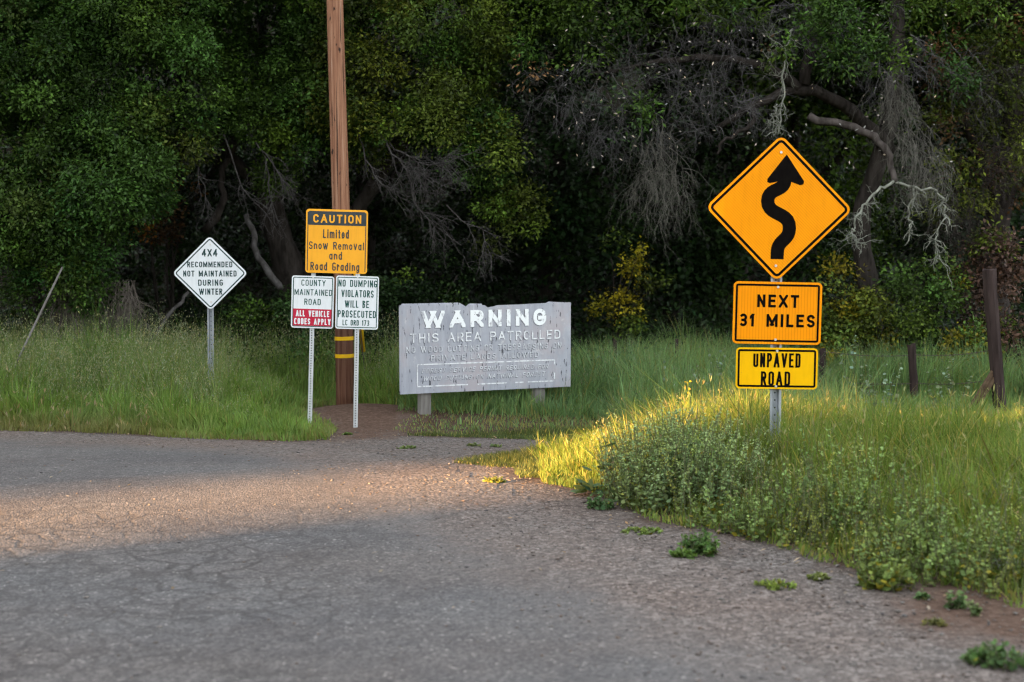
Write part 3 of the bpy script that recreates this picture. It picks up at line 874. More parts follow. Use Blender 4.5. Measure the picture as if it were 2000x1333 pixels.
# ---- fence on the right
M_FPOST = bark_mat('dark_fence_wood', (.024, .017, .016), (.06, .043, .040), 14, (1, 1, .12), .7)
M_BRACE = bark_mat('brown_brace_wood', (.06, .04, .026), (.13, .09, .06), 14, (.3, 1, 1), .6)
def wood_post(px, pytop, pybase, Y, wpx, label, lean=0., name='fence_post', group='old fence posts in the grass'):
    b = at(px, pybase, Y); b[2] = float(ground_z(b[0], Y))
    t = at(px + lean, pytop, Y)
    e = tag(bpy.data.objects.new(name, None), label, 'fence post', group); e.location = b; COL.objects.link(e)
    mb = MB(); n = 7; w = wpx / scale(Y) / 2
    pts = [(t - b) * k + np.array([rnd.uniform(-.006, .006), rnd.uniform(-.006, .006), 0]) for k in np.linspace(-.1, 1, n)]
    mb.tube(pts, [w * rnd.uniform(.94, 1.06) for _ in range(n)], 7)
    V = np.concatenate(mb.V); V[-7:, 2] += np.array([rnd.uniform(-.02, .02) for _ in range(7)]); mb.V = [V]
    me = mb.mesh(name); me.materials.append(M_FPOST)
    bpy.data.objects.remove(e)
    o = bpy.data.objects.new(name, me); o.location = b; COL.objects.link(o)
    return tag(o, label, 'fence post', group)
YF = 15.2
fp_big = wood_post(1953, 526, 800, YF, 26, 'tall dark square fence corner post leaning left at the right edge', -22)
fp_mid = wood_post(1787, 673, 800, 16.0, 16, 'short dark fence post with grass growing round it, left of the tall corner post', -6)
fp_hid = wood_post(1606, 682, 800, 16.3, 14, 'dark fence post half hidden behind the yellow plaque', 0)
fp_l1 = wood_post(1329, 664, 770, 17.2, 9, 'thin reddish leaning stake standing in the tall grass right of the warning board', -8)
fp_l2 = wood_post(1203, 664, 760, 17.6, 8, 'thin dark stake nearest the warning board in the tall grass', -2)
bA, bB = at(1892, 792, YF - .1), at(1944, 718, YF)
br = empty('fence_brace', (bA[0], bA[1], float(ground_z(bA[0], bA[1]))), 'split brown diagonal brace propped against the tall corner post', 'fence brace')
for dx in (0, .05):
    mb = MB(); a = bA - np.array(br.location) + [dx, 0, -.06 - dx * .4]; b = bB - np.array(br.location) + [dx * .5, 0, -dx * .9]
    mb.tube([a, (a + b) / 2 + [.004, 0, .004], b], [.03, .028, .026], 5)
    link_mesh('rail', mb.mesh('rail'), M_BRACE, br)
def wire(pa, pb_, sag, label):
    pa = np.array(pa); pb_ = np.array(pb_); mb = MB()
    ts = np.linspace(0, 1, 16)
    pts = [pa + (pb_ - pa) * t - np.array([0, 0, sag * 4 * t * (1 - t)]) for t in ts]
    mb.tube(pts, .0028, 4)
    for t in np.linspace(.04, .96, 18):
        q = pa + (pb_ - pa) * t - np.array([0, 0, sag * 4 * t * (1 - t)])
        mb.box(q, (.003, .003, .03), 0, Matrix.Rotation(.7, 3, 'Y')); mb.box(q + [.006, 0, 0], (.003, .003, .03), 0, Matrix.Rotation(-.7, 3, 'Y'))
    me = mb.mesh('barbed_wire'); me.materials.append(M_FWIRE)
    o = bpy.data.objects.new('barbed_wire', me); COL.objects.link(o)
    return tag(o, label, 'barbed wire', 'rusty barbed wire strands of the old fence')
M_FWIRE = mat('rusty_wire', (.09, .07, .06), (.15, .12, .11), 30, rough=.7, metal=.4)
for hh, w1 in ((.62, 'upper'), (.30, 'lower')):
    wire((fp_mid.location.x, 15.96, fp_mid.location.z + hh), (fp_big.location.x - .05, YF - .02, fp_big.location.z + hh + .1), .03, w1 + ' barbed wire strand from the short post to the tall corner post')
    wire((fp_hid.location.x, 16.26, fp_hid.location.z + hh), (fp_mid.location.x, 15.96, fp_mid.location.z + hh), .03, w1 + ' barbed wire strand between the hidden post and the short post')
# leaning pale pole far left
q0 = at(52, 668, 15.6); q1 = at(122, 522, 15.9)
mb = MB(); mb.tube([np.zeros(3) - (q1 - q0) * .35, np.zeros(3), (q1 - q0) * .6, q1 - q0], [.015, .014, .013, .011], 8)
o = link_mesh('leaning_pole', mb.mesh('leaning_pole', True), mat('weathered_grey_pole', (.13, .12, .11), (.20, .19, .18), 12), None, q0)
tag(o, 'thin grey pole leaning into the grass under the left oak', 'pole')

# ------------------------------------------------------------------ leaves, twigs, branches
def unit(v): return v / (np.linalg.norm(v, axis=-1, keepdims=True) + 1e-9)

def leaves(P, N, A, L, W, cols, oval=False):
    """one flat leaf per row: position, normal, axis, length, width"""
    N = unit(N); A = unit(A - N * (A * N).sum(-1, keepdims=True)); B = np.cross(N, A)
    L = L[:, None]; W = W[:, None]
    if oval:
        pts = [P, P + A * L * .3 + B * W * .5, P + A * L * .72 + B * W * .42, P + A * L, P + A * L * .72 - B * W * .42, P + A * L * .3 - B * W * .5]
    else:
        pts = [P, P + A * L * .48 + B * W * .5 + N * W * .12, P + A * L, P + A * L * .48 - B * W * .5 + N * W * .12]
    k = len(pts)
    V = np.stack(pts, 1).reshape(-1, 3)
    F = np.arange(len(P) * k).reshape(-1, k)
    return V, F, np.repeat(cols, k, 0)

def jitter_cols(n, base, var, rng, hue=.12):
    base = np.asarray(base, float)
    v = 1 + var * rng.normal(size=(n, 1))
    h = rng.normal(size=(n, 1)) * hue
    c = base * np.clip(v, .35, 2.2) * (1 + h * np.array([[1.0, .25, -.6]]))
    return np.clip(c, .004, .8)

def clump(cs, dens, L, W, base, rng, alt=None, altp=0., lobe=.25, sprigs=56, per=15, back=.35, var=.24):
    """leaves in sprigs, sprigs in lobes, lobes over the surface of ellipsoids (centre, radii); dens = lobes per m2"""
    out = []
    for c, r in cs:
        r = np.asarray(r, float)
        area = 4 * math.pi * ((r[0] * r[1]) ** 1.6 / 3 + (r[0] * r[2]) ** 1.6 / 3 + (r[1] * r[2]) ** 1.6 / 3) ** (1 / 1.6)
        n = max(int(area * dens), 3)
        d = unit(rng.normal(size=(n, 3)))
        d = d[(d[:, 1] < .2) | (rng.random(n) < back)]
        n = len(d)
        lc = np.asarray(c) + d * r * rng.uniform(.62, 1.12, (n, 1))
        lr = lobe * rng.uniform(.55, 1.35, n)
        cnt = np.maximum((sprigs * (lr / lobe) ** 2 * rng.uniform(.6, 1.2, n)).astype(int), 3)
        i = np.repeat(np.arange(n), cnt); m = len(i)
        sd_ = unit(rng.normal(size=(m, 3)) + .55 * unit(d[i] + np.array([0, -.2, .7])))
        sp = lc[i] + sd_ * lr[i][:, None] * np.array([1.1, 1.1, .8]) * rng.uniform(.55, 1.15, (m, 1))
        cl = jitter_cols(n, base, var, rng)
        if alt is not None:
            k = rng.random(n) < altp
            cl[k] = jitter_cols(int(k.sum()), alt, var, rng)
        cs_ = cl[i] * np.clip(1 + .38 * rng.normal(size=(m, 1)), .3, 2.4)
        pc = rng.integers(max(per // 2, 2), per + per // 2, m)
        j = np.repeat(np.arange(m), pc); q = len(j)
        g = rng.normal(size=(q, 3))
        P = sp[j] + g * L * .95 + sd_[j] * (L * rng.uniform(-.5, 1.2, (q, 1)))
        Nn = sd_[j] * .35 + np.array([0, -.15, .6]) + rng.normal(size=(q, 3)) * .6
        A = unit(g) * .8 + sd_[j] * .7 + np.array([0, 0, -.05]) + rng.normal(size=(q, 3)) * .4
        cols = cs_[j] * (1 + .24 * rng.normal(size=(q, 1)))
        z = rng.uniform(.65, 1.3, q)
        out.append(leaves(P, Nn, A, L * z, W * z, np.clip(cols, .003, .8)))
    return out

def join(parts):
    V, F, C, n = [], [], [], 0
    for v, f, c in parts:
        V.append(v); F.append(f + n); C.append(c); n += len(v)
    return np.concatenate(V), F, np.concatenate(C)

def leaf_obj(name, parts, m, parent):
    V, F, C = join(parts)
    if parent: V = V - np.array(parent.location)
    return link_mesh(name, np_mesh(name, V, F, C), m, parent)

def walk(P0, D0, L, K, wob, grav, rng):
    """N random polylines of K points"""
    n = len(P0); P = np.zeros((n, K, 3)); P[:, 0] = P0
    D = unit(D0); st = (L / (K - 1))[:, None]
    for k in range(1, K):
        D = unit(D + rng.normal(size=(n, 3)) * wob + np.array([0, 0, -grav]))
        P[:, k] = P[:, k - 1] + D * st
    return P

def tubes(P, R0, taper=.25, sides=3):
    n, K, _ = P.shape
    T = unit(np.gradient(P, axis=1))
    ref = np.array([.3, .9, .2]); a = unit(np.cross(T, ref)); b = np.cross(T, a)
    rad = R0[:, None] * np.linspace(1, taper, K)[None]
    ang = 2 * np.pi * np.arange(sides) / sides
    V = P[:, :, None] + rad[:, :, None, None] * (np.cos(ang)[None, None, :, None] * a[:, :, None] + np.sin(ang)[None, None, :, None] * b[:, :, None])
    I = np.arange(n * K * sides).reshape(n, K, sides)
    j = np.roll(I, -1, 2)
    F = np.stack([I[:, :-1], j[:, :-1], j[:, 1:], I[:, 1:]], -1).reshape(-1, 4)
    return V.reshape(-1, 3), F

def twig_parts(P0, D0, L, r, rng, K=7, wob=.28, grav=.12, kids=5, kl=.45, grand=3):
    """bare twigs with side twigs; returns (V,F) lists"""
    P = walk(P0, D0, L, K, wob, grav, rng)
    out = [tubes(P, r)]
    lev = [(kids, kl, .5), (grand, kl * .9, .55)]
    for m, q, rr in lev:
        if not m: break
        n = len(P)
        i = np.repeat(np.arange(n), m)
        k = rng.integers(1, K - 1, len(i))
        base = P[i, k]
        D = unit(P[i, k + 1] - P[i, k]) * .7 + rng.normal(size=(len(i), 3)) * .6
        L = np.repeat(L, m) * q * rng.uniform(.5, 1.2, len(i))
        r = np.repeat(r, m) * rr
        P = walk(base, D, L, K, wob * 1.1, grav, rng)
        out.append(tubes(P, r))
    return out

def twig_obj(name, vf, m, parent):
    V, F, n = [], [], 0
    for v, f in vf:
        V.append(v); F.append(f + n); n += len(v)
    V = np.concatenate(V)
    if parent: V = V - np.array(parent.location)
    return link_mesh(name, np_mesh(name, V, F), m, parent)

def px3(l): return np.array([at(*p) for p in l])
def limb(mb, l, r0, r1, sides=8, n=14, off=(0, 0, 0), wob=.012):
    P = l if isinstance(l, np.ndarray) else px3(l)
    t = np.linspace(0, len(P) - 1, n)
    Q = np.stack([np.interp(t, np.arange(len(P)), P[:, k]) for k in range(3)], 1)
    Q[1:-1] = .5 * Q[1:-1] + .25 * (Q[:-2] + Q[2:])
    Q += rng.normal(size=Q.shape) * wob
    mb.tube(Q - np.array(off), np.linspace(r0, r1, n) * rng.uniform(.9, 1.1, n), sides)
    return Q

def ell(l):                        # (px, py, Y, rx, ry, rz) -> ellipsoids
    return [(at(a, b, Y), (rx, ry, rz)) for a, b, Y, rx, ry, rz in l]

def tree_root(name, px, Y, label, cat='tree', group=None):
    x = (px - 1000) / FPX * Y
    return empty(name, (x, Y, float(ground_z(x, Y))), label, cat, group)

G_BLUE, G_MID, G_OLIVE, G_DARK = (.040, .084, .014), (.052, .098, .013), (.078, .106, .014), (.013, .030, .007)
BROWN = (.11, .065, .030)

def upper(cs, rng_, base):          # the part of a crown above the picture, coarser
    return clump(cs, .9, .17, .095, base, rng_, lobe=.5, sprigs=26, per=10, back=.9)

# ---- left oak
t1 = tree_root('oak_tree', 130, 18.6, 'dense dark green oak filling the left edge of the picture')
mb = MB(); o_ = np.array(t1.location)
tb = o_
limb(mb, np.array([tb - [0, 0, .3], tb + [.2, -.1, 1.5], tb + [.1, -.3, 3.2], tb + [.4, -.4, 6]]), .30, .16, 10, off=o_)
limb(mb, np.array([tb + [.2, -.1, 1.4], tb + [1.2, -.8, 2.4], tb + [2, -1.2, 3.3]]), .14, .06, 8, off=o_)
limb(mb, np.array([tb + [.1, -.1, 1.5], tb + [-1.3, -.8, 2.6], tb + [-2.2, -1.2, 3.4]]), .14, .06, 8, off=o_)
link_mesh('trunk', mb.mesh('trunk', True), BARK, t1)
cs = ell([(40, 60, 17.0, 1.3, 1.0, .85), (250, 50, 17.2, 1.0, .9, .75), (345, 150, 17.0, .52, .6, .5), (120, 230, 16.8, 1.15, 1.0, .75), (285, 255, 16.9, .55, .7, .5),
          (30, 400, 16.8, .95, .9, .65), (200, 350, 16.7, .8, .8, .55), (285, 330, 16.9, .38, .5, .42), (140, 465, 16.8, .75, .7, .42), (200, 530, 16.8, .34, .4, .28), (110, 560, 16.9, .35, .4, .25),
          (-150, 250, 17, 1.2, 1, 1.2), (-160, 20, 17, 1.2, 1, 1)])
parts = clump(cs, 3.3, .052, .026, G_BLUE, rng, (.055, .085, .016), .14)
parts += upper([((-5.6, 18.4, 6.3), (3.0, 2.4, 1.7)), ((-8.6, 19, 5.5), (2.5, 2.4, 2.2)), ((-5.5, 20, 8), (2.8, 2.2, 1.4))], rng, G_BLUE)
leaf_obj('crown', parts, LEAF, t1)

# ---- oak behind the pole
t2 = tree_root('oak_tree', 590, 19.4, 'olive green oak with bare grey lower twigs behind the utility pole')
mb = MB(); o_ = np.array(t2.location)
limb(mb, [(590, 720, 19.4), (575, 560, 19.2), (545, 470, 19), (520, 380, 19), (560, 200, 19), (600, -200, 19)], .24, .12, 10, off=o_)
limb(mb, [(580, 560, 19.2), (690, 430, 18.8), (800, 250, 18.2), (860, 100, 18)], .13, .05, off=o_)
limb(mb, [(520, 380, 19), (470, 330, 18.6), (420, 260, 18.2), (380, 180, 18)], .09, .04, off=o_)
limb(mb, [(400, 450, 18.4), (440, 400, 18.3), (430, 340, 18.3), (470, 270, 18.2)], .06, .03, off=o_)
link_mesh('trunk', mb.mesh('trunk', True), BARK, t2)
mb = MB()
limb(mb, [(480, 420, 18), (496, 455, 17.9), (500, 500, 17.8), (525, 535, 17.7), (548, 568, 17.6)], .035, .045, off=o_)
link_mesh('broken_branch', mb.mesh('broken_branch', True), GREYWOOD, t2)
cs = ell([(520, 60, 18.2, .75, .8, .8), (620, 40, 18.3, .6, .8, .7), (520, 200, 18.1, .55, .6, .5), (610, 200, 18.1, .5, .6, .6), (610, 310, 18, .34, .4, .36), (560, 300, 18.2, .3, .4, .3),
          (790, 50, 17.6, .9, .8, .75), (910, 50, 17.7, .5, .6, .62), (740, 180, 17.5, .55, .6, .55), (850, 190, 17.5, .6, .6, .5), (930, 160, 17.6, .34, .5, .5), (720, 300, 17.8, .28, .3, .28), (780, 250, 17.6, .45, .5, .22), (855, 255, 17.6, .4, .4, .2),
          (935, 290, 17.5, .42, .4, .36), (970, 350, 17.6, .34, .4, .4), (985, 430, 17.7, .3, .35, .4), (920, 240, 17.6, .35, .4, .25)])
parts = clump(cs[:6], 3.3, .052, .026, G_MID, rng, G_BLUE, .4)
parts += clump(cs[6:10], 3.3, .052, .026, G_OLIVE, rng, G_MID, .35)
parts += clump(cs[10:], 3.2, .052, .026, G_MID, rng, G_OLIVE, .4)
parts += upper([((-1.8, 18.6, 6.4), (2.4, 2.0, 1.5)), ((-.5, 20, 7.5), (2.6, 2.0, 1.6)), ((-3, 20, 8), (2, 2, 1.6))], rng, G_MID)
leaf_obj('crown', parts, LEAF, t2)
# bare twigs under its crown
vf = []
for l, r0, kids in (([(402, 245, 17.6), (392, 290, 17.6), (386, 330, 17.5), (398, 380, 17.5), (408, 412, 17.5)], .013, 9),
                    ([(440, 262, 17.6), (458, 320, 17.6), (470, 370, 17.5), (500, 395, 17.4), (528, 408, 17.4)], .013, 10),
                    ([(468, 232, 17.7), (500, 280, 17.6), (525, 310, 17.5), (548, 345, 17.5), (560, 362, 17.5)], .014, 14),
                    ([(520, 310, 17.6), (526, 360, 17.6), (532, 410, 17.6), (540, 442, 17.6)], .012, 4),
                    ([(742, 258, 17.3), (770, 300, 17.2), (800, 335, 17.1), (840, 345, 17.0)], .015, 22),
                    ([(760, 280, 17.3), (800, 310, 17.1), (850, 325, 17.0), (872, 318, 16.9)], .012, 18),
                    ([(700, 250, 17.4), (715, 310, 17.4), (745, 360, 17.3), (790, 385, 17.3)], .012, 14),
                    ([(800, 340, 17.3), (810, 400, 17.3), (850, 440, 17.3), (900, 480, 17.3)], .012, 14),
                    ([(870, 400, 17.5), (900, 430, 17.5), (940, 450, 17.5), (960, 520, 17.5)], .010, 12)):
    Q = px3(l); t = np.linspace(0, len(Q) - 1, 10)
    Q = np.stack([np.interp(t, np.arange(len(Q)), Q[:, k]) for k in range(3)], 1)[None] + rng.normal(size=(1, 10, 3)) * .012
    vf.append(tubes(Q, np.array([r0]), .4, 5))
    k = rng.integers(3, 9, kids)
    D = Q[0, k + 1 - (k == 9)] - Q[0, k - 1]
    vf += twig_parts(Q[0, k], unit(D) + rng.normal(size=(kids, 3)) * .5, rng.uniform(.25, .6, kids), np.full(kids, .006), rng, 6, .2, .05, 5, .5, 3)
twig_obj('bare_twigs', vf, GREYWOOD, t2)

# ---- right oak hung with dead grey twigs
t3 = tree_root('oak_tree', 1700, 18.4, 'half bare oak with arching limbs and hanging grey lichen twigs behind the orange sign')
mb = MB(); o_ = np.array(t3.location)
limb(mb, [(1712, 720, 18.4), (1700, 580, 18.3), (1675, 470, 18.2), (1690, 380, 18.2), (1740, 260, 18), (1755, 100, 18), (1750, -200, 18)], .15, .09, 10, off=o_)
limb(mb, [(1740, 300, 18), (1690, 240, 17.8), (1640, 205, 17.5), (1600, 178, 17.3), (1560, 172, 17.2), (1520, 185, 17.2), (1470, 205, 17.3), (1400, 250, 17.4)], .10, .035, off=o_)
limb(mb, [(1470, 205, 17.3), (1475, 240, 17.2), (1440, 262, 17.2), (1410, 275, 17.2), (1400, 300, 17.2)], .03, .015, 6, off=o_)
limb(mb, [(1560, 172, 17.2), (1500, 130, 17.2), (1420, 110, 17.3), (1300, 120, 17.4), (1180, 140, 17.5)], .07, .02, off=o_)
limb(mb, [(1570, 165, 17.2), (1590, 60, 17.3), (1560, -60, 17.3), (1500, -200, 17.4)], .07, .04, off=o_)
link_mesh('trunk', mb.mesh('trunk', True), BARK, t3)
mb = MB()
limb(mb, [(1580, 228, 16.9), (1630, 240, 16.85), (1680, 252, 16.8), (1712, 272, 16.7), (1735, 300, 16.6), (1745, 330, 16.6), (1750, 356, 16.5)], .05, .035, 8, 18, off=o_)
link_mesh('broken_limb', mb.mesh('broken_limb', True), bark_mat('greybrown_limb', (.035, .029, .026), (.10, .087, .08)), t3)
mb = MB(); vf = []
for l, r0, r1 in (([(1750, 354, 16.5), (1712, 374, 16.4), (1690, 400, 16.35), (1672, 430, 16.3), (1664, 450, 16.3)], .021, .012),
                  ([(1664, 450, 16.3), (1672, 470, 16.3), (1690, 482, 16.3)], .012, .006),
                  ([(1750, 356, 16.5), (1790, 366, 16.4), (1828, 370, 16.4), (1840, 400, 16.4), (1846, 425, 16.4), (1858, 445, 16.4)], .020, .010),
                  ([(1788, 366, 16.4), (1776, 400, 16.4), (1778, 440, 16.4), (1772, 480, 16.4)], .015, .008),
                  ([(1846, 425, 16.4), (1832, 445, 16.4), (1825, 480, 16.4), (1850, 530, 16.4), (1860, 570, 16.4)], .010, .004),
                  ([(1548, 55, 16.8), (1540, 85, 16.8), (1534, 120, 16.7), (1530, 170, 16.7), (1527, 215, 16.7), (1520, 262, 16.7)], .018, .008),
                  ([(1520, 200, 16.7), (1508, 225, 16.7), (1516, 258, 16.7), (1494, 268, 16.7)], .010, .006),
                  ([(1505, 95, 16.8), (1510, 65, 16.8), (1500, 110, 16.8), (1492, 120, 16.8)], .008, .005)):
    Q = limb(mb, l, r0 * .85, r1 * .8, 6, 16, off=o_, wob=.016)
    k = rng.integers(2, 12, 18)
    vf += twig_parts(Q[k], rng.normal(size=(18, 3)) + [0, 0, -.6], rng.uniform(.08, .30, 18), np.full(18, .0055), rng, 6, .35, .12, 3, .5, 2)
link_mesh('lichen_branch', mb.mesh('lichen_branch', True), LICHEN, t3)
twig_obj('lichen_twigs', vf, LICHEN, t3)
def twig_cloud(spots, n, L, r, rng, grav, kids=5, grand=3, down=.3):
    vf = []
    for c, rr in spots:
        P0 = np.asarray(c) + unit(rng.normal(size=(n, 3))) * np.asarray(rr) * rng.random((n, 1)) ** .5
        D0 = rng.normal(size=(n, 3)) * [1, .6, .7] + [0, -.2, -down]
        vf += twig_parts(P0, D0, rng.uniform(.5, 1.2, n) * L, np.full(n, r), rng, 7, .25, grav, kids, .55, grand)
    return vf
vf = twig_cloud(ell([(1110, 180, 17.4, .5, .5, .4), (1220, 130, 17.2, .6, .5, .45), (1330, 110, 17.1, .6, .5, .5), (1330, 220, 17.1, .5, .5, .45), (1430, 70, 17, .5, .5, .4), (1420, 190, 17, .45, .5, .45), (1200, 240, 17.4, .4, .4, .35), (1650, 60, 16.9, .6, .5, .35), (1740, 110, 16.9, .4, .4, .5), (1880, 140, 17.2, .5, .5, .5), (1520, 30, 17, .5, .5, .3)]), 32, .55, .0046, rng, .10)
twig_obj('dead_twigs', vf, bark_mat('dead_twig_grey', (.055, .053, .054), (.13, .126, .126), 20), t3)
vf = twig_cloud(ell([(1285, 270, 16.9, .28, .3, .3), (1275, 330, 16.9, .22, .3, .3), (1310, 350, 16.9, .2, .3, .3), (1765, 220, 16.7, .22, .3, .4), (1790, 280, 16.6, .24, .3, .35), (1810, 330, 16.6, .3, .3, .25), (1740, 150, 16.8, .2, .3, .3)]), 26, .6, .0042, rng, .26, 5, 3, 1.0)
twig_obj('hanging_twigs', vf, bark_mat('hanging_lichen_grey', (.06, .058, .05), (.155, .15, .128), 20), t3)
cs = ell([(1090, 70, 17.5, .5, .5, .4), (1170, 30, 17.4, .55, .5, .35), (1080, 20, 17.6, .5, .5, .3), (1230, 215, 17.1, .22, .3, .2), (1260, 60, 17.3, .35, .3, .2), (1150, 120, 17.4, .3, .3, .2), (1550, 40, 16.9, .3, .35, .25), (1600, 75, 16.8, .4, .4, .28), (1540, 125, 16.8, .24, .3, .2), (1650, 130, 16.9, .35, .35, .22),
          (1720, 60, 16.9, .42, .4, .35), (1880, 40, 17.2, .6, .5, .4), (1840, 110, 17.2, .35, .35, .3), (1400, 20, 17.2, .5, .4, .2), (1640, 10, 17, .6, .4, .3)])
parts = clump(cs, 3.0, .066, .026, G_MID, rng, (.045, .095, .016), .35, lobe=.2, sprigs=30, per=10)
parts += clump(ell([(1200, 160, 17, .9, .5, .6), (1350, 170, 16.9, .8, .5, .6), (1420, 60, 16.9, .8, .4, .4)]), 1.6, .06, .022, (.04, .065, .02), rng, BROWN, .3, lobe=.22, sprigs=8, per=8)
parts += upper([((2.6, 18.4, 6.6), (2.6, 2.0, 1.4)), ((5.2, 19, 6.4), (2.3, 2.0, 1.6)), ((.9, 19.5, 7.4), (2, 2, 1.4))], rng, G_MID)
leaf_obj('crown', parts, LEAF, t3)
# pale dead leaves and lichen flecks caught in the twigs
n = 240
cpx = np.stack([rng.uniform(1080, 1860, n), rng.uniform(10, 330, n), rng.uniform(16.5, 17, n)], 1)
P = np.array([at(*q) for q in cpx])
leaf_obj('dry_leaves', [leaves(P, rng.normal(size=(n, 3)) + [0, -1, .3], rng.normal(size=(n, 3)), rng.uniform(.03, .055, n), rng.uniform(.012, .024, n), jitter_cols(n, (.42, .37, .32), .3, rng))], WEED, t3)

# ---- right edge oak
t4 = tree_root('oak_tree', 1960, 18.8, 'shadowed oak with brown dead leaves at the right edge')
mb = MB(); o_ = np.array(t4.location)
limb(mb, [(1960, 720, 18.8), (1930, 520, 18.7), (1960, 380, 18.6), (1990, 200, 18.5), (1960, -200, 18.5)], .2, .12, 10, off=o_)
limb(mb, [(1950, 400, 18.6), (1890, 250, 18.3), (1850, 120, 18.2)], .08, .04, off=o_)
link_mesh('trunk', mb.mesh('trunk', True), BARK, t4)
cs = ell([(1960, 60, 18, .8, .7, .6), (1890, 180, 17.9, .5, .5, .5), (1900, 270, 18, .45, .5, .5), (1980, 200, 18, .5, .6, .6), (1880, 350, 18, .35, .4, .4), (2040, 330, 18, .6, .6, .8)])
parts = clump(cs, 2.6, .06, .03, G_OLIVE, rng, BROWN, .4, sprigs=30)
parts += upper([((7, 19, 6), (2, 2, 2.2))], rng, G_MID)
leaf_obj('crown', parts, LEAF, t4)
vf = twig_cloud(ell([(1930, 160, 17.5, .4, .4, .5), (1950, 300, 17.5, .4, .4, .4), (1870, 420, 17.4, .4, .4, .4)]), 60, .5, .0045, rng, .2)
twig_obj('dead_twigs', vf, BARK, t4)

# ---- trees deeper in the wood
def wood_tree(px, Y, spots, base, label, tr=.16):
    t = tree_root('woodland_tree', px, Y, label, 'tree', 'trees deeper in the wood')
    mb = MB(); o_ = np.array(t.location)
    lean = rng.uniform(-.5, .5)
    limb(mb, np.array([o_ - [0, 0, .3], o_ + [lean * .5, 0, 2], o_ + [lean, 0, 4.5], o_ + [lean * .6, .1, 8]]), tr, tr * .5, 9, off=o_, wob=.03)
    limb(mb, np.array([o_ + [lean * .4, 0, 1.8], o_ + [lean + .9, -.4, 3.2], o_ + [lean + 1.5, -.6, 4.6]]), tr * .5, tr * .25, 7, off=o_, wob=.03)
    link_mesh('trunk', mb.mesh('trunk', True), BARK, t)
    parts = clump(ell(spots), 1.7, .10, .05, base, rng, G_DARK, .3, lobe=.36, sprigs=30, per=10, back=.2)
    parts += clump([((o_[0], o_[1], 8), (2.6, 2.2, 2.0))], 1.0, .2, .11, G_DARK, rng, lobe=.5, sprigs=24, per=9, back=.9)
    leaf_obj('crown', parts, LEAF, t)
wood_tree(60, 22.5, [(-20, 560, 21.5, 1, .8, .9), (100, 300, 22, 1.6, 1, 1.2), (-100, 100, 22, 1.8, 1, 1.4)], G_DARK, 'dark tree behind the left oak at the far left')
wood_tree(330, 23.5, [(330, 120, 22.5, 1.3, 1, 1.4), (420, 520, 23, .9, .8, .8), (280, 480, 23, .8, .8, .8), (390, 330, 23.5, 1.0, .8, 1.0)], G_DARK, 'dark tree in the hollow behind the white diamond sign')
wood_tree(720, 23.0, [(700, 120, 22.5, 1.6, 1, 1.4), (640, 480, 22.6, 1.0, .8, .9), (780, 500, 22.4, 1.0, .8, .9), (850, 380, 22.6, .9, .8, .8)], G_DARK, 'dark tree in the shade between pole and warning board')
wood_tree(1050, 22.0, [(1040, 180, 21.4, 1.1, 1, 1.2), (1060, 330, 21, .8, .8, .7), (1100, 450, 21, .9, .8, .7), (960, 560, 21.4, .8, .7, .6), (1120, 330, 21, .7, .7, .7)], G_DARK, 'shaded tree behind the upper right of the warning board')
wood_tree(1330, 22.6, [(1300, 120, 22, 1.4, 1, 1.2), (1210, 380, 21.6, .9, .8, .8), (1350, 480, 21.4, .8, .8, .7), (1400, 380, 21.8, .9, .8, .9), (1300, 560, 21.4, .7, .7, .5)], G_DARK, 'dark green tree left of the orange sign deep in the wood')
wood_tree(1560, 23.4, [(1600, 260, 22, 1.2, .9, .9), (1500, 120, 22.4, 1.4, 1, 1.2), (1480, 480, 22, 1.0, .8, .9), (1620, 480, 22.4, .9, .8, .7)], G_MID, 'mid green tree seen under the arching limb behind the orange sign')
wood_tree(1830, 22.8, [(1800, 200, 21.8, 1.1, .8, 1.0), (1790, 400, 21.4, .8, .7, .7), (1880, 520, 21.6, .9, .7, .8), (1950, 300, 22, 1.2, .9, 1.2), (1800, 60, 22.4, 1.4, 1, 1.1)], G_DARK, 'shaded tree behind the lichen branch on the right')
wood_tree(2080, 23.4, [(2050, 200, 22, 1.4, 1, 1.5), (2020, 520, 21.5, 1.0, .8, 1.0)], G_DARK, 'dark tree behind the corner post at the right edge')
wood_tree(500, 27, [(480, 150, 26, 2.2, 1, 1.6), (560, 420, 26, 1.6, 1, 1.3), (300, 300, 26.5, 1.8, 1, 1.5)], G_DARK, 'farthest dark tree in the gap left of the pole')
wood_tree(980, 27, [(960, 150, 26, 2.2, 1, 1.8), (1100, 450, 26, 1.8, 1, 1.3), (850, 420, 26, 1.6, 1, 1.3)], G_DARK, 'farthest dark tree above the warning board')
wood_tree(1450, 27, [(1450, 150, 26, 2.2, 1, 1.8), (1550, 450, 26, 1.8, 1, 1.3), (1280, 420, 26, 1.6, 1, 1.3)], G_DARK, 'farthest dark tree behind the orange sign')

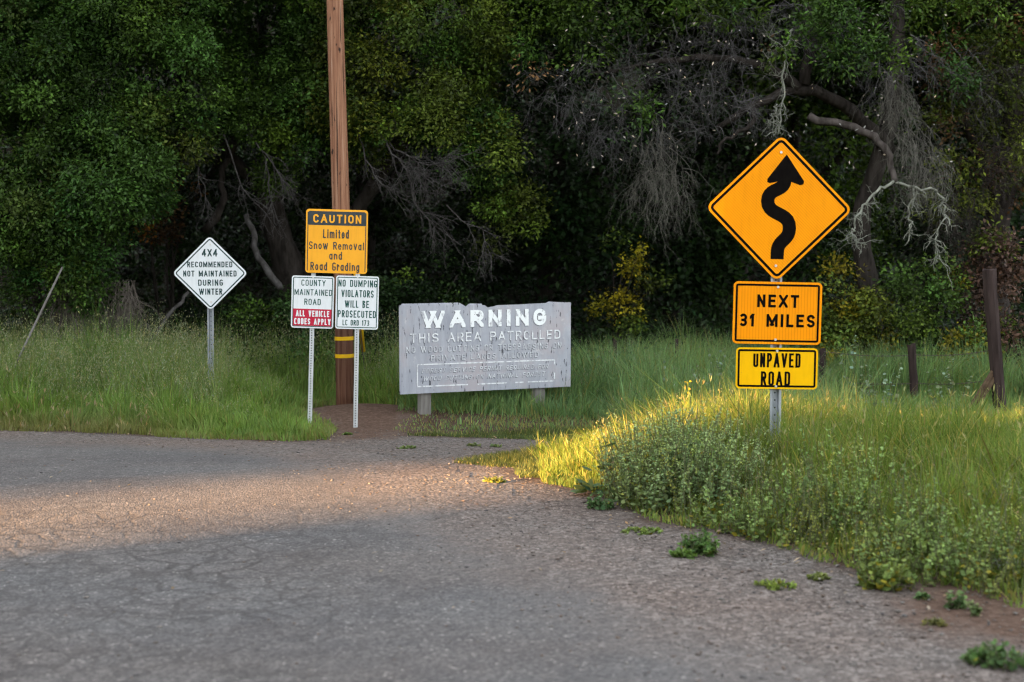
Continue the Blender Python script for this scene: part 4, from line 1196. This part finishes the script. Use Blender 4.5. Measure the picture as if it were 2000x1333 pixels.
# ---- bushes at the edge of the wood
def bush(px, Y, spots, base, label, alt=None, altp=0., dens=8, L=.055, W=.032, grp=None, stems=7):
    t = tree_root('bush', px, Y, label, 'bush', grp)
    o_ = np.array(t.location); es = ell(spots)
    mb = MB()
    for k in range(stems):
        c, r = es[k % len(es)]
        q = np.asarray(c) + rng.normal(size=3) * np.asarray(r) * .4
        m_ = (o_ + q) / 2 + rng.normal(size=3) * .08
        limb(mb, np.array([o_ - [0, 0, .1], m_, q]), .02, .006, 5, 8, off=o_)
    link_mesh('stems', mb.mesh('stems', True), BARK, t)
    leaf_obj('foliage', clump(es, dens, L, W, base, rng, alt, altp, lobe=.15, sprigs=24, per=10), LEAF, t)
bush(1210, 19.6, [(1200, 495, 19.0, .40, .3, .18), (1245, 545, 19.3, .3, .3, .22), (1190, 610, 19.3, .4, .3, .2)], (.26, .22, .014), 'bush between warning board and orange sign, leaves coloured yellow as if sunlit', G_OLIVE, .4, 5)  # yellow leaf colour paints in a sunlit spot of the wood
bush(1650, 17.8, [(1650, 560, 17.5, .35, .3, .25), (1680, 630, 17.5, .5, .4, .35), (1630, 660, 17.5, .4, .4, .3)], (.10, .135, .02), 'yellow green bush just right of the orange sign plaques', (.19, .175, .015), .25)
bush(1810, 17.6, [(1800, 560, 17.4, .4, .35, .25), (1760, 620, 17.4, .35, .35, .3), (1840, 630, 17.3, .5, .4, .4), (1830, 700, 17.2, .5, .4, .3)], (.062, .115, .022), 'rounded green bush between the short post and the tall corner post', (.14, .14, .015), .12)
bush(1970, 17.4, [(1960, 450, 17.4, .35, .35, .45), (1990, 600, 17.3, .4, .35, .5), (1900, 520, 17.5, .25, .3, .4), (1920, 650, 17.4, .3, .3, .3)], (.10, .06, .045), 'brown dry leaved bush behind the tall corner post', G_OLIVE, .25, 5)
bush(540, 18, [(510, 640, 17.6, .4, .35, .3), (580, 640, 17.6, .35, .35, .3), (540, 700, 17.4, .5, .4, .25)], (.035, .07, .016), 'dark green bush left of the county sign posts', G_MID, .2)
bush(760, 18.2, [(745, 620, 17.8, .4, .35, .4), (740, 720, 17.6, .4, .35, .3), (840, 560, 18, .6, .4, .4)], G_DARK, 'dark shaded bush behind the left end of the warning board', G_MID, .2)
bush(330, 20.5, [(318, 395, 20.2, .22, .25, .4), (352, 372, 20.3, .18, .2, .25), (300, 440, 20.3, .25, .2, .2)], (.24, .105, .018), 'added sapling in the dark hollow left of the bare twigs, leaves coloured orange as if sunlit', BROWN, .3, 4)  # added bush; its orange leaf colour stands in for sunlight on foliage
# brown curtain of dead vines under the left oak
dv = tree_root('dead_vine', 190, 16.9, 'brown tangle of dead hanging vines under the left oak', 'dead vine')
n = 260
P0 = np.array([at(rng.uniform(115, 265), rng.uniform(545, 590), rng.uniform(16.7, 17.2)) for _ in range(n)])
vf = twig_parts(P0, rng.normal(size=(n, 3)) * .5 + [0, 0, -1], rng.uniform(.4, .85, n), np.full(n, .0045), rng, 8, .3, .3, 3, .5, 0)
twig_obj('dead_vine', vf, bark_mat('dead_vine_brown', (.10, .085, .07), (.22, .19, .17)), dv)
mb = MB()
Q = px3([(368, 570, 17.2), (352, 592, 17.1), (335, 608, 17.0), (312, 635, 16.9), (300, 655, 16.8), (285, 690, 16.7)])
limb(mb, Q, .020, .028, 7, 12, off=Q[-1])
o = link_mesh('fallen_branch', mb.mesh('fallen_branch', True), GREYWOOD, None, Q[-1])
tag(o, 'bent bare branch rising from the grass left of the white diamond sign', 'branch')
# shady undergrowth on the floor of the wood
n = 90000
X = rng.uniform(-1, 1, n); Yy = np.where(rng.random(n) < .6, rng.uniform(17.2, 27, n), rng.uniform(27, 42, n)); X *= 4 + .36 * Yy
Zz = ground_z(X, Yy) + rng.random(n) ** 1.6 * (.25 + .75 * vnoise(X, Yy, .9, 3))
P = np.stack([X, Yy, Zz], 1)
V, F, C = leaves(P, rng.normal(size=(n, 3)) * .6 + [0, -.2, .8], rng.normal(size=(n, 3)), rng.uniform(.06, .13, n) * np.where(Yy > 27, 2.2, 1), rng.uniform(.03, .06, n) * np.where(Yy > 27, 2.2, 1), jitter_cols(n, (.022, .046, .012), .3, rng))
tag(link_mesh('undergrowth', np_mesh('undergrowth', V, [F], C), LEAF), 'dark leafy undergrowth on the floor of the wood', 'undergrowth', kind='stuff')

# unseen leaf screens added at both sides of the slot to dapple the sun strip
for n0, n1, lb in ((6.9, 8.35, 'unseen leaf screen added to soften the near edge of the sun strip'), (8.7, 10.1, 'unseen leaf screen added to soften the far edge of the sun strip')):
    q = SD * -30 + SN * ((n0 + n1) / 2)
    t = empty('dapple_screen', (q.x, q.y, 3.0), lb, 'tree')
    m = 1300
    nn = n0 + (n1 - n0) * rng.beta(1.3, 1.3, m); ss = rng.uniform(-32, -28, m); zz_ = rng.uniform(3.2, 9.5, m)
    Pq = np.stack([SD.x * ss + SN.x * nn, SD.y * ss + SN.y * nn, zz_], 1)
    z = rng.uniform(.06, .20, m)
    leaf_obj('crown', [leaves(Pq, rng.normal(size=(m, 3)), rng.normal(size=(m, 3)), z, z * .6, jitter_cols(m, G_DARK, .2, rng))], LEAF, t)
    mb = MB(); mb.tube([(0, 0, -2.5), (.05, 0, 2), (0, .05, 6)], [.12, .08, .03], 7); link_mesh('trunk', mb.mesh('trunk', True), BARK, t)

# ------------------------------------------------------------------ grass
def grass(P, H, W, cols, lean=.25, bend=.5, rng=rng, K=3, wind=(0, 0)):
    n = len(P); az = rng.uniform(0, 2 * np.pi, n)
    side = np.stack([np.cos(az), np.sin(az) * .6, np.zeros(n)], 1); side = unit(side)
    dz = rng.uniform(0, 2 * np.pi, n)
    ca = 12 * vnoise(P[:, 0], P[:, 1], 4.0, 51)
    dirh = np.stack([np.cos(dz) * .75 + np.cos(ca) * .75, np.sin(dz) * .75 + np.sin(ca) * .75, np.zeros(n)], 1)
    H = H * (.50 + .95 * vnoise(P[:, 0], P[:, 1], 5.5, 53))
    l = (np.abs(rng.normal(size=n)) * lean)[:, None]; b = (rng.random(n) * bend)[:, None]
    W = W * np.exp(rng.normal(size=n) * .35)
    H = H[:, None]; W = W[:, None]
    rows = []
    for k in range(K):
        t = k / K
        c = P + np.array([0, 0, 1.]) * H * (t - b * .25 * t ** 3) + dirh * H * (l * t + b * .6 * t ** 2)
        w = W * (1 - .55 * t) * .5
        rows += [c - side * w, c + side * w]
    tip = P + np.array([0, 0, 1.]) * H * (1 - b * .35) + dirh * H * (l + b * .6)
    rows.append(tip)
    m = len(rows)
    V = np.stack(rows, 1).reshape(-1, 3)
    I = np.arange(n)[:, None] * m
    F4 = np.concatenate([I + np.array([[2 * k, 2 * k + 1, 2 * k + 3, 2 * k + 2]]) for k in range(K - 1)])
    F3 = I + np.array([[2 * K - 2, 2 * K - 1, 2 * K]])
    shade = np.repeat(cols, m, 0)
    return V, [F4, F3], shade, tip

def heads(tips, rng, cnt, size, col, spread, drop):
    """drooping oat spikelets round each tip"""
    n = len(tips)
    i = np.repeat(np.arange(n), cnt); m = len(i)
    P = tips[i] + rng.normal(size=(m, 3)) * [spread, spread, 0] - np.array([0, 0, 1]) * (rng.random((m, 1)) * drop)
    A = np.array([0, 0, -1.]) + rng.normal(size=(m, 3)) * .5
    return leaves(P, rng.normal(size=(m, 3)) * [1, 1, .3] + [0, -.6, 0], A, size * rng.uniform(.7, 1.3, m), size * .3 * rng.uniform(.7, 1.3, m), jitter_cols(m, col, .2, rng))

def spikes(tips, rng, length, width, col, down=.05):
    """upright foxtail / barley heads: two crossed slim leaves"""
    n = len(tips); out = []
    ax = np.array([0, 0, 1.]) + rng.normal(size=(n, 3)) * .25
    L = length * rng.uniform(.7, 1.3, n); c = jitter_cols(n, col, .15, rng)
    for _ in range(2):
        out.append(leaves(tips - ax * (L * .5)[:, None], rng.normal(size=(n, 3)), ax, L, width * np.ones(n), c))
    return out

def scatter(n, x0, x1, y0, y1, fn):
    X = rng.uniform(x0, x1, n); Y = rng.uniform(y0, y1, n)
    k = rng.random(n) < fn(X, Y)
    return X[k], Y[k]

def grass_obj(name, gl, leafs, label):
    Vs, Fs, Cs, n = [], [], [], 0
    for V, F, C, _ in gl:
        Vs.append(V); Cs.append(C); Fs += [f + n for f in F]; n += len(V)
    for V, F, C in leafs:
        Vs.append(V); Cs.append(C); Fs.append(F + n); n += len(V)
    o = link_mesh(name, np_mesh(name, np.concatenate(Vs), Fs, np.concatenate(Cs)), GRASS)
    return tag(o, label, 'grass', kind='stuff')

def in_view(x, y, m=1.0): return (np.abs(x) < .37 * y + m)
bare = lambda x, y: poly_sd(BARE, x, y) + .14 * (vnoise(x, y, 2.3, 1) - .5) + .08 * (vnoise(x, y, 6, 2) - .5)
GA, GB, GY, GD = np.array((.22, .335, .065)), np.array((.155, .27, .075)), np.array((.30, .29, .09)), np.array((.30, .23, .11))

def gcol(n, x, y, a, b, var=.2, yp=.1, yc=GY):
    k = (.5 * vnoise(x, y, .9, 11) + .5 * vnoise(x, y, 4, 12))[:, None]
    a = a * (.75 + .5 * vnoise(x, y, 3, 13)[:, None])
    c = (a * k + b * (1 - k)) * (1 + var * rng.normal(size=(n, 1)))
    m = rng.random(n) < yp
    c[m] = yc * (1 + .25 * rng.normal(size=(m.sum(), 1)))
    return np.clip(c, .01, .7)

# left verge
def side_left(x, y): return (x < -1.35 - .0 * y)
gl, lf = [], []
X, Y = scatter(115000, -8, -1.3, 11.5, 18.2, lambda x, y: ((bare(x, y) < .02) & in_view(x, y, .6) & (np.hypot(x + 1.75, y - 15.2) > .5)) * np.where(y > 16, .6, 1.0))
e = -bare(X, Y)
H = (.09 + .44 * sstep(0, .9, e) + .22 * sstep(1.2, 2.6, e)) * (.55 + .75 * vnoise(X, Y, 1.1, 21)) * rng.uniform(.6, 1.25, len(X))
P = np.stack([X, Y, ground_z(X, Y)], 1)
near = sstep(.7, .1, e)[:, None] * sstep(-2.4, -3.8, X)[:, None]
near = np.maximum(near, .9 * sstep(.3, .0, e)[:, None] * (rng.random((len(X), 1)) < .5))
C = gcol(len(X), X, Y, GA, GB, .2, .09) * (1 - near * .6) + near * .6 * GD * (.7 + .3 * rng.random((len(X), 1)))
g = grass(P, H, rng.uniform(.005, .0105, len(X)), C, .26, .75); gl.append(g)
k = (rng.random(len(X)) < .08) & (H > .3)
lf.append(heads(g[3][k] + [0, 0, .05], rng, 9, .022, (.36, .37, .22), .035, .16))
k = (rng.random(len(X)) < .03) & (e < .8) & (X < -3.4)
lf += spikes(g[3][k], rng, .08, .013, (.40, .31, .18))
X2, Y2_ = scatter(16000, -8, -1.3, 13, 18, lambda x, y: (bare(x, y) < -.9) * in_view(x, y, .6))
P2 = np.stack([X2, Y2_, ground_z(X2, Y2_)], 1)
g = grass(P2, rng.uniform(.55, .95, len(X2)), rng.uniform(.003, .005, len(X2)), jitter_cols(len(X2), (.20, .27, .10), .2, rng), .16, .5); gl.append(g)
k = rng.random(len(X2)) < .5
lf.append(heads(g[3][k], rng, 12, .024, (.36, .37, .22), .05, .22))
grass_obj('tall_grass', gl, lf, 'tall green wild grass on the left verge with dry tips at the road edge')

# field behind the warning board and along the fence
gl, lf = [], []
X, Y = scatter(120000, -1.4, 8, 12.6, 19, lambda x, y: ((bare(x, y) < .02) & in_view(x, y, .6) & (np.hypot(x + 1.75, y - 15.2) > .55)) * np.where(x < .9, sstep(14.9, 15.4, y) + .25, 1.0))
front = (Y < 15.0) & (X < 1.0)
H = np.where(front, .10, np.where((X < 1.1) & (Y < 15.7), .26, .50)) * (.6 + .6 * vnoise(X, Y, .9, 23)) * rng.uniform(.55, 1.3, len(X)) * (.35 + .65 * sstep(0, 1.2, -bare(X, Y))) * np.where((X > 3.2) & (Y < 16.1), .34, 1)
P = np.stack([X, Y, ground_z(X, Y)], 1)
C = gcol(len(X), X, Y, np.array((.20, .31, .10)), np.array((.15, .265, .12)), .25, .10)
fr = (front & (rng.random(len(X)) < .45))
C[fr] = np.array((.25, .24, .09)) * (1 + .25 * rng.normal(size=(fr.sum(), 1)))
g = grass(P, H, rng.uniform(.005, .010, len(X)), C, .26, .7); gl.append(g)
k = (rng.random(len(X)) < .05) & (H > .3)
lf.append(heads(g[3][k], rng, 10, .022, (.26, .28, .19), .04, .2))
grass_obj('meadow_grass', gl, lf, 'grey green meadow grass around the warning board and along the fence')

gl = []
X, Y = scatter(60000, -1.2, 1.4, 9.8, 13.4, lambda x, y: (bare(x, y) < .03) & (x < .2 + .8 * (y > 11.6)))
P = np.stack([X, Y, ground_z(X, Y)], 1)
gl.append(grass(P, (.03 + .05 * sstep(0, .4, -bare(X, Y))) * rng.uniform(.5, 1.4, len(X)), rng.uniform(.003, .006, len(X)), gcol(len(X), X, Y, np.array((.10, .15, .05)), np.array((.12, .14, .055)), .2, .15), .4, .6))
grass_obj('short_grass', gl, [], 'low dark grass tongue reaching onto the gravel before the warning board')

# right verge: bright grass round the orange sign
gl, lf = [], []
X, Y = scatter(190000, .2, 5.6, 6.2, 13.2, lambda x, y: ((bare(x, y) < .0) & in_view(x, y, .5)) * np.where((y < 9.2) & (bare(x, y) > -.30), .45, 1.0))
e = -bare(X, Y)
H = (.06 + .15 * sstep(0, .9, e) + .19 * sstep(.3, 1.3, e) - .04 * sstep(9.8, 11.4, Y)) * (1 - .42 * sstep(9.6, 11.2, Y) * sstep(1.8, 3.0, X)) * (.6 + .7 * vnoise(X, Y, 1.2, 25)) * rng.uniform(.5, 1.3, len(X))
P = np.stack([X, Y, ground_z(X, Y)], 1)
C = gcol(len(X), X, Y, np.array((.21, .28, .06)), np.array((.135, .225, .045)), .2, .2, np.array((.34, .31, .09)))
g = grass(P, H, rng.uniform(.0045, .009, len(X)), C, .28, .75); gl.append(g)
k = (rng.random(len(X)) < .016) & (H > .16) & (Y > 8.3)
lf += spikes(g[3][k] + [0, 0, .03], rng, .06, .010, (.38, .35, .15))
k = (rng.random(len(X)) < .03) & (H > .2)
lf.append(heads(g[3][k], rng, 9, .02, (.30, .30, .15), .03, .15))
grass_obj('verge_grass', gl, lf, 'bright yellow green grass on the right verge around the orange sign post')

# ------------------------------------------------------------------ weeds
def weed_stems(X, Y, H, rng, base, L=.03, step=.03, lean=.18, yel=.1, z0=None, whorl=3):
    n = len(X); K = 6
    P0 = np.stack([X, Y, ground_z(X, Y) if z0 is None else z0], 1)
    D = rng.normal(size=(n, 3)) * [lean, lean, 0] + [0, 0, 1]
    Pl = walk(P0, D, H, K, .10, -.03, rng)
    st = tubes(Pl, np.full(n, .0032), .5, 3)
    cnt = np.maximum((H / step).astype(int), 3) * whorl
    i = np.repeat(np.arange(n), cnt); m = len(i)
    t = rng.random(m) ** .85
    f = t * (K - 1); a = np.minimum(f.astype(int), K - 2); f = (f - a)[:, None]
    P = Pl[i, a] * (1 - f) + Pl[i, a + 1] * f
    az = rng.uniform(0, 2 * np.pi, m)
    A = np.stack([np.cos(az), np.sin(az), .5 - .7 * (1 - t) + .2 * rng.normal(size=m)], 1)
    Nn = np.array([0, 0, 1.]) + rng.normal(size=(m, 3)) * .45 - np.stack([np.cos(az), np.sin(az), 0 * az], 1) * .3
    s = (1.15 - .65 * t) * rng.uniform(.4, 1.5, m)
    c = jitter_cols(n, base, .15, rng, .08)[i] * (1 + .55 * (t[:, None] - .45)) * (1 + .12 * rng.normal(size=(m, 1)))
    y = (rng.random(m) < yel * (1 - t) ** 1.5)
    c[y] = np.array((.30, .26, .03)) * (1 + .2 * rng.normal(size=(y.sum(), 1)))
    return st, leaves(P, Nn, A, L * s, L * .85 * s, np.clip(c, .01, .7), True)

def weed_obj(name, sets, label, cat, parent_at=None, kind=None, group=None):
    V, F, C, n = [], [], [], 0
    for st, lv in sets:
        v, f = st; V.append(v); F.append(f + n); C.append(np.tile((.16, .18, .09), (len(v), 1))); n += len(v)
        v, f, c = lv; V.append(v); F.append(f + n); C.append(c); n += len(v)
    V = np.concatenate(V)
    loc_ = None
    if parent_at is not None:
        loc_ = parent_at; V = V - np.array(parent_at)
    o = link_mesh(name, np_mesh(name, V, F, np.concatenate(C)), WEED, None, loc_)
    return tag(o, label, cat, group, kind)

HORE = (.25, .34, .14)
# the big grey-green bush at the bend of the verge: one thing
c_ = hit(1340, 985)
n = 520
a = rng.uniform(0, 2 * np.pi, n); r = np.sqrt(rng.random(n))
X = c_[0] + np.cos(a) * r * .52; Y = c_[1] + .25 + np.sin(a) * r * .75
H = (.58 - .26 * r ** 2) * rng.uniform(.7, 1.15, n)
k = bare(X, Y) < .1
u = k & (rng.random(n) < .22)
v_ = k & ~u
weed_obj('weed_bush', [weed_stems(X[v_], Y[v_], H[v_], rng, HORE, .025, .026), weed_stems(X[u], Y[u], H[u] * 1.12, rng, (.31, .37, .10), .019, .03, lean=.34, yel=.2),
                       weed_stems(X[u][:45], Y[u][:45], H[u][:45] * 1.2, rng, (.28, .20, .10), .013, .07, lean=.35, yel=0, whorl=1)], 'big grey green bushy weed at the bend of the verge', 'weed', (c_[0], c_[1], float(ground_z(c_[0], c_[1]))))
# the mass of weeds along the right verge
X, Y = scatter(9000, 1.0, 4.6, 5.4, 9.4, lambda x, y: ((bare(x, y) < .03) & in_view(x, y, .5)) * sstep(1.25, .3, -bare(x, y)) * (.03 + .60 * sstep(.45, .60, vnoise(x, y, 2.1, 31))))
e = -bare(X, Y)
H = (.26 + .22 * sstep(0, .5, e)) * rng.uniform(.4, 1.25, len(X)) * (.55 + .75 * vnoise(X, Y, 2.2, 41)) * (1 - .35 * sstep(8.6, 10, Y))
u = vnoise(X, Y, 3.1, 61) > .52
Xd, Yd = scatter(900, 1.0, 4.6, 5.4, 9.6, lambda x, y: (bare(x, y) < -.05) & (bare(x, y) > -1.3))
weed_obj('weeds', [weed_stems(X[u], Y[u], H[u], rng, (.21, .30, .09), .025, .027, lean=.22, yel=.25), weed_stems(X[~u], Y[~u], H[~u] * .8, rng, (.31, .35, .085), .020, .03, lean=.32, yel=.45),
                  weed_stems(Xd, Yd, rng.uniform(.2, .55, len(Xd)), rng, (.26, .19, .10), .014, .07, lean=.3, yel=0, whorl=1)], 'grey green weeds crowding the edge of the right verge', 'weeds', None, 'stuff')

def weed_clump(px, py, w, h, n, base, label, L=.026, name='weed_clump', yel=.05):
    p = hit(px, py)
    a = rng.uniform(0, 2 * np.pi, n); r = np.sqrt(rng.random(n))
    X = p[0] + np.cos(a) * r * w; Y = p[1] + np.sin(a) * r * w * .8
    base = tuple(1.7 * b_ for b_ in base)
    return weed_obj(name, [weed_stems(X, Y, h * rng.uniform(.6, 1.1, n) * (1 - .4 * r ** 2), rng, base, L, .02, .35, yel)], label, 'weed', (p[0], p[1], float(ground_z(p[0], p[1]))), None, 'small weeds growing out of the gravel')
weed_clump(1177, 995, .075, .10, 34, (.050, .095, .035), 'small round dark green weed on the gravel below the broad leaved plant')
weed_clump(1365, 1082, .10, .14, 50, (.060, .11, .03), 'leafy green weed on the gravel in front of the big bush')
weed_clump(1335, 1090, .06, .05, 22, (.075, .125, .03), 'low bright green sprawl joined to the leafy weed in front of the big bush')
weed_clump(1735, 1150, .13, .16, 46, (.10, .14, .035), 'yellowish leggy weed standing clear of the right verge', .03, yel=.4)
weed_clump(1515, 1148, .09, .035, 40, (.12, .16, .03), 'flat yellow green tuft on the gravel left of the leggy weed', .02)
weed_clump(1600, 1132, .06, .03, 22, (.10, .12, .035), 'small olive tuft at the gravel edge between the yellow tuft and the leggy weed', .02)
weed_clump(1868, 1190, .035, .12, 12, (.07, .12, .04), 'single upright seedling on the red dirt, right of the leggy weed')
weed_clump(1803, 1172, .03, .05, 10, (.07, .12, .04), 'tiny seedling on the dirt beside the leggy weed')
weed_clump(1905, 1205, .02, .09, 7, (.09, .13, .05), 'thin pale seedling on the red dirt near the right edge')
weed_clump(1945, 1300, .13, .09, 50, (.045, .085, .025), 'dark green weed in the lower right corner')
weed_clump(1255, 1040, .12, .02, 46, (.10, .14, .035), 'thin flat strip of low grassy weed below the big bush', .018)
weed_clump(1825, 1222, .05, .03, 16, (.09, .09, .03), 'low brownish tuft on the dirt above the lower right corner', .018)
weed_clump(965, 943, .07, .045, 36, (.15, .16, .03), 'low yellow sunlit tuft at the tip of the grassy point', .02)
weed_clump(795, 877, .08, .03, 26, (.09, .12, .04), 'small green tuft on the gravel in front of the warning board', .02)
weed_clump(925, 872, .07, .03, 22, (.09, .11, .04), 'small olive tuft on the gravel before the middle of the warning board', .02)
weed_clump(970, 874, .06, .025, 20, (.09, .12, .04), 'tiny green tuft on the gravel nearest the low grassy patch', .02)
weed_clump(680, 850, .06, .03, 20, (.07, .11, .03), 'small green tuft at the foot of the no dumping post', .02)
# short grass tongue on the gravel is part of the verge; broad leaved plant
p = hit(1160, 968)
n = 30
az = rng.uniform(0, 2 * np.pi, n); rr_ = rng.uniform(.01, .05, n)
P = np.stack([p[0] + np.cos(az) * rr_, p[1] + np.sin(az) * rr_, np.full(n, float(ground_z(p[0], p[1])) + .02) + rng.random(n) * .05], 1)
P[20:, 0] += .04; P[20:, 2] += rng.uniform(.05, .28, 10)
A = np.stack([np.cos(az), np.sin(az), rng.uniform(-.05, .5, n)], 1)
v, f, c = leaves(P, np.array([0, 0, 1.]) + rng.normal(size=(n, 3)) * .3 - A * .3, A, rng.uniform(.06, .12, n), rng.uniform(.04, .07, n), jitter_cols(n, (.10, .17, .085), .15, rng), True)
o = link_mesh('broadleaf_plant', np_mesh('broadleaf_plant', v - p, [f], c), WEED, None, p)
tag(o, 'low plant with broad dark leaves at the edge of the sunlit grass', 'plant')
# tall silvery weeds in the meadow
def silver(px, pt, pb_, Y, label):
    x = (px - 1000) / FPX * Y; z = float(ground_z(x, Y))
    h = float(at(px, pt, Y)[2]) - z
    n = 4
    return weed_obj('tall_weed', [weed_stems(x + rng.normal(size=n) * .05, Y + rng.normal(size=n) * .05, h * rng.uniform(.7, 1.0, n), rng, (.16, .22, .14), .05, .035, .05, 0, None, 1)], label, 'weed', (x, Y, z), None, 'tall silvery weeds in the meadow')
for px, pt, Y, lb in ((1405, 655, 15, 'silvery weed just left of the yellow plaque'), (1672, 630, 15, 'tallest silvery weed, midway between orange sign and short fence post'), (1700, 690, 14.2, 'silvery weed left of the short fence post'),
                      (1745, 700, 14.4, 'shorter silvery weed against the left of the short fence post'), (1830, 690, 14.8, 'forked silvery weed right of the short fence post'), (1862, 680, 14.9, 'silvery weed left of the tall corner post'),
                      (1380, 690, 14.6, 'low silvery weed left of the orange sign'), (1290, 690, 15.2, 'silvery weed below the thin leaning stake'), (1160, 690, 16.2, 'silvery weed beside the right end of the warning board')):
    silver(px, pt, 0, Y, lb)
# yellow flower stalk
p = hit(1345, 850); p[1] = 11.2
x = (1345 - 1000) / FPX * 11.2; z = float(ground_z(x, 11.2)); hh = float(at(1345, 745, 11.2)[2]) - z
e_ = empty('wildflower', (x, 11.2, z), 'thin wildflower stalk with yellow blossoms left of the orange sign', 'flower')
mb = MB(); mb.tube([(0, 0, -.02), (.01, 0, hh * .5), (0, 0, hh)], [.004, .003, .002], 5); link_mesh('stalk', mb.mesh('stalk'), mat('green_stalk', (.10, .14, .04)), e_)
n = 14
P = np.stack([rng.normal(size=n) * .012, rng.normal(size=n) * .012, hh - rng.random(n) ** 2 * .2], 1)
v, f, c = leaves(P, rng.normal(size=(n, 3)), rng.normal(size=(n, 3)), np.full(n, .022), np.full(n, .016), jitter_cols(n, (.6, .43, .02), .1, rng), True)
link_mesh('blossom', np_mesh('blossom', v, [f], c), WEED, e_)

# ------------------------------------------------------------------ loose stones and litter on the gravel
n = 30000
X = rng.uniform(-4, 4, n); Y = 4.5 + 9.5 * rng.random(n) ** 1.5
sd = poly_sd(BARE, X, Y); rd = poly_sd(ROAD, X, Y)
k = (sd > -.05) & (rng.random(n) < np.clip(.75 - rd * .55, .05, 1))
X, Y = X[k], Y[k]; n = len(X)
ico = np.array([(0, 0, 1), (.9, 0, .3), (.28, .86, .35), (-.73, .53, .3), (-.73, -.53, .35), (.28, -.86, .3), (.4, .3, -.6), (-.4, .3, -.6), (0, -.5, -.6)])
fc = [(0, 1, 2), (0, 2, 3), (0, 3, 4), (0, 4, 5), (0, 5, 1), (1, 6, 2), (2, 6, 7), (2, 7, 3), (3, 7, 4), (4, 7, 8), (4, 8, 5), (5, 8, 1), (1, 8, 6), (6, 8, 7)]
s = np.clip(rng.lognormal(math.log(.0050), .5, n), .0026, .013)
V = ico[None] * rng.uniform(.65, 1.3, (n, 9, 1)) * (s[:, None] * np.stack([rng.uniform(.7, 1.5, n), rng.uniform(.7, 1.4, n), rng.uniform(.3, .6, n)], 1))[:, None, :]
a = rng.uniform(0, 2 * np.pi, n)
x_ = V[:, :, 0] * np.cos(a)[:, None] - V[:, :, 1] * np.sin(a)[:, None]; y_ = V[:, :, 0] * np.sin(a)[:, None] + V[:, :, 1] * np.cos(a)[:, None]
V = np.stack([x_ + X[:, None], y_ + Y[:, None], V[:, :, 2] + (ground_z(X, Y) + .006)[:, None]], -1).reshape(-1, 3)
F = (np.arange(n)[:, None, None] * 9 + np.array(fc)[None]).reshape(-1, 3)
pal = np.array([(.13, .112, .10), (.16, .13, .115), (.20, .18, .165), (.11, .105, .105), (.22, .205, .19), (.17, .13, .108)])
C = np.repeat(pal[rng.integers(0, 6, n)] * rng.uniform(.7, 1.25, (n, 1)), 9, 0)
m_st, nt, bs = new_mat('loose_stone'); a_ = nt.nodes.new('ShaderNodeAttribute'); a_.attribute_name = 'Col'
nt.links.new(a_.outputs['Color'], bs.inputs['Base Color']); bs.inputs['Roughness'].default_value = .9; bs.inputs['Specular IOR Level'].default_value = .2
tag(link_mesh('gravel', np_mesh('gravel', V, [F], C), m_st), 'loose reddish gravel stones on the shoulder', 'gravel', kind='stuff')
n = 9000
X = rng.uniform(-5.5, 4, n); Y = rng.uniform(4.5, 13.5, n)
sd = poly_sd(BARE, X, Y); k = (sd > 0) & (rng.random(n) < np.where(sd < .18, .8, np.where(sd < .5, np.where(X > .4, .30, .12), .014))); X, Y = X[k], Y[k]; n = len(X)
P = np.stack([X, Y, ground_z(X, Y) + .014], 1)
v, f, c = leaves(P, np.array([0, 0, 1.]) + rng.normal(size=(n, 3)) * .25, rng.normal(size=(n, 3)) * [1, 1, .1], rng.uniform(.012, .05, n), rng.uniform(.006, .018, n), jitter_cols(n, (.34, .26, .18), .3, rng))
tag(link_mesh('leaf_litter', np_mesh('leaf_litter', v, [f], c), WEED), 'scattered dry tan leaves and chips on the gravel edge', 'leaf litter', kind='stuff')
# a pale rock half buried in the weeds on the right
p = hit(1962, 1118)
mb = MB()
V = []; F = []
for i in range(7):
    for j in range(12):
        ph = -.35 + (math.pi / 2 + .35) * i / 6; th = 2 * math.pi * j / 12
        r = .085 * (1 + .12 * math.sin(3 * th + i) + .06 * math.cos(5 * th - i))
        V.append((r * 1.25 * math.cos(ph) * math.cos(th), r * math.cos(ph) * math.sin(th), r * .75 * math.sin(ph)))
F = [(i * 12 + j, i * 12 + (j + 1) % 12, (i + 1) * 12 + (j + 1) % 12, (i + 1) * 12 + j) for i in range(6) for j in range(12)]
mb.add(V, F)
o = link_mesh('rock', mb.mesh('rock', True), mat('grey_rock', (.20, .20, .19), (.34, .34, .33), 14, bmp=.6, rough=.9), None, p + [0, -.05, .02])
tag(o, 'pale grey rock half buried in weeds at the right edge', 'rock')
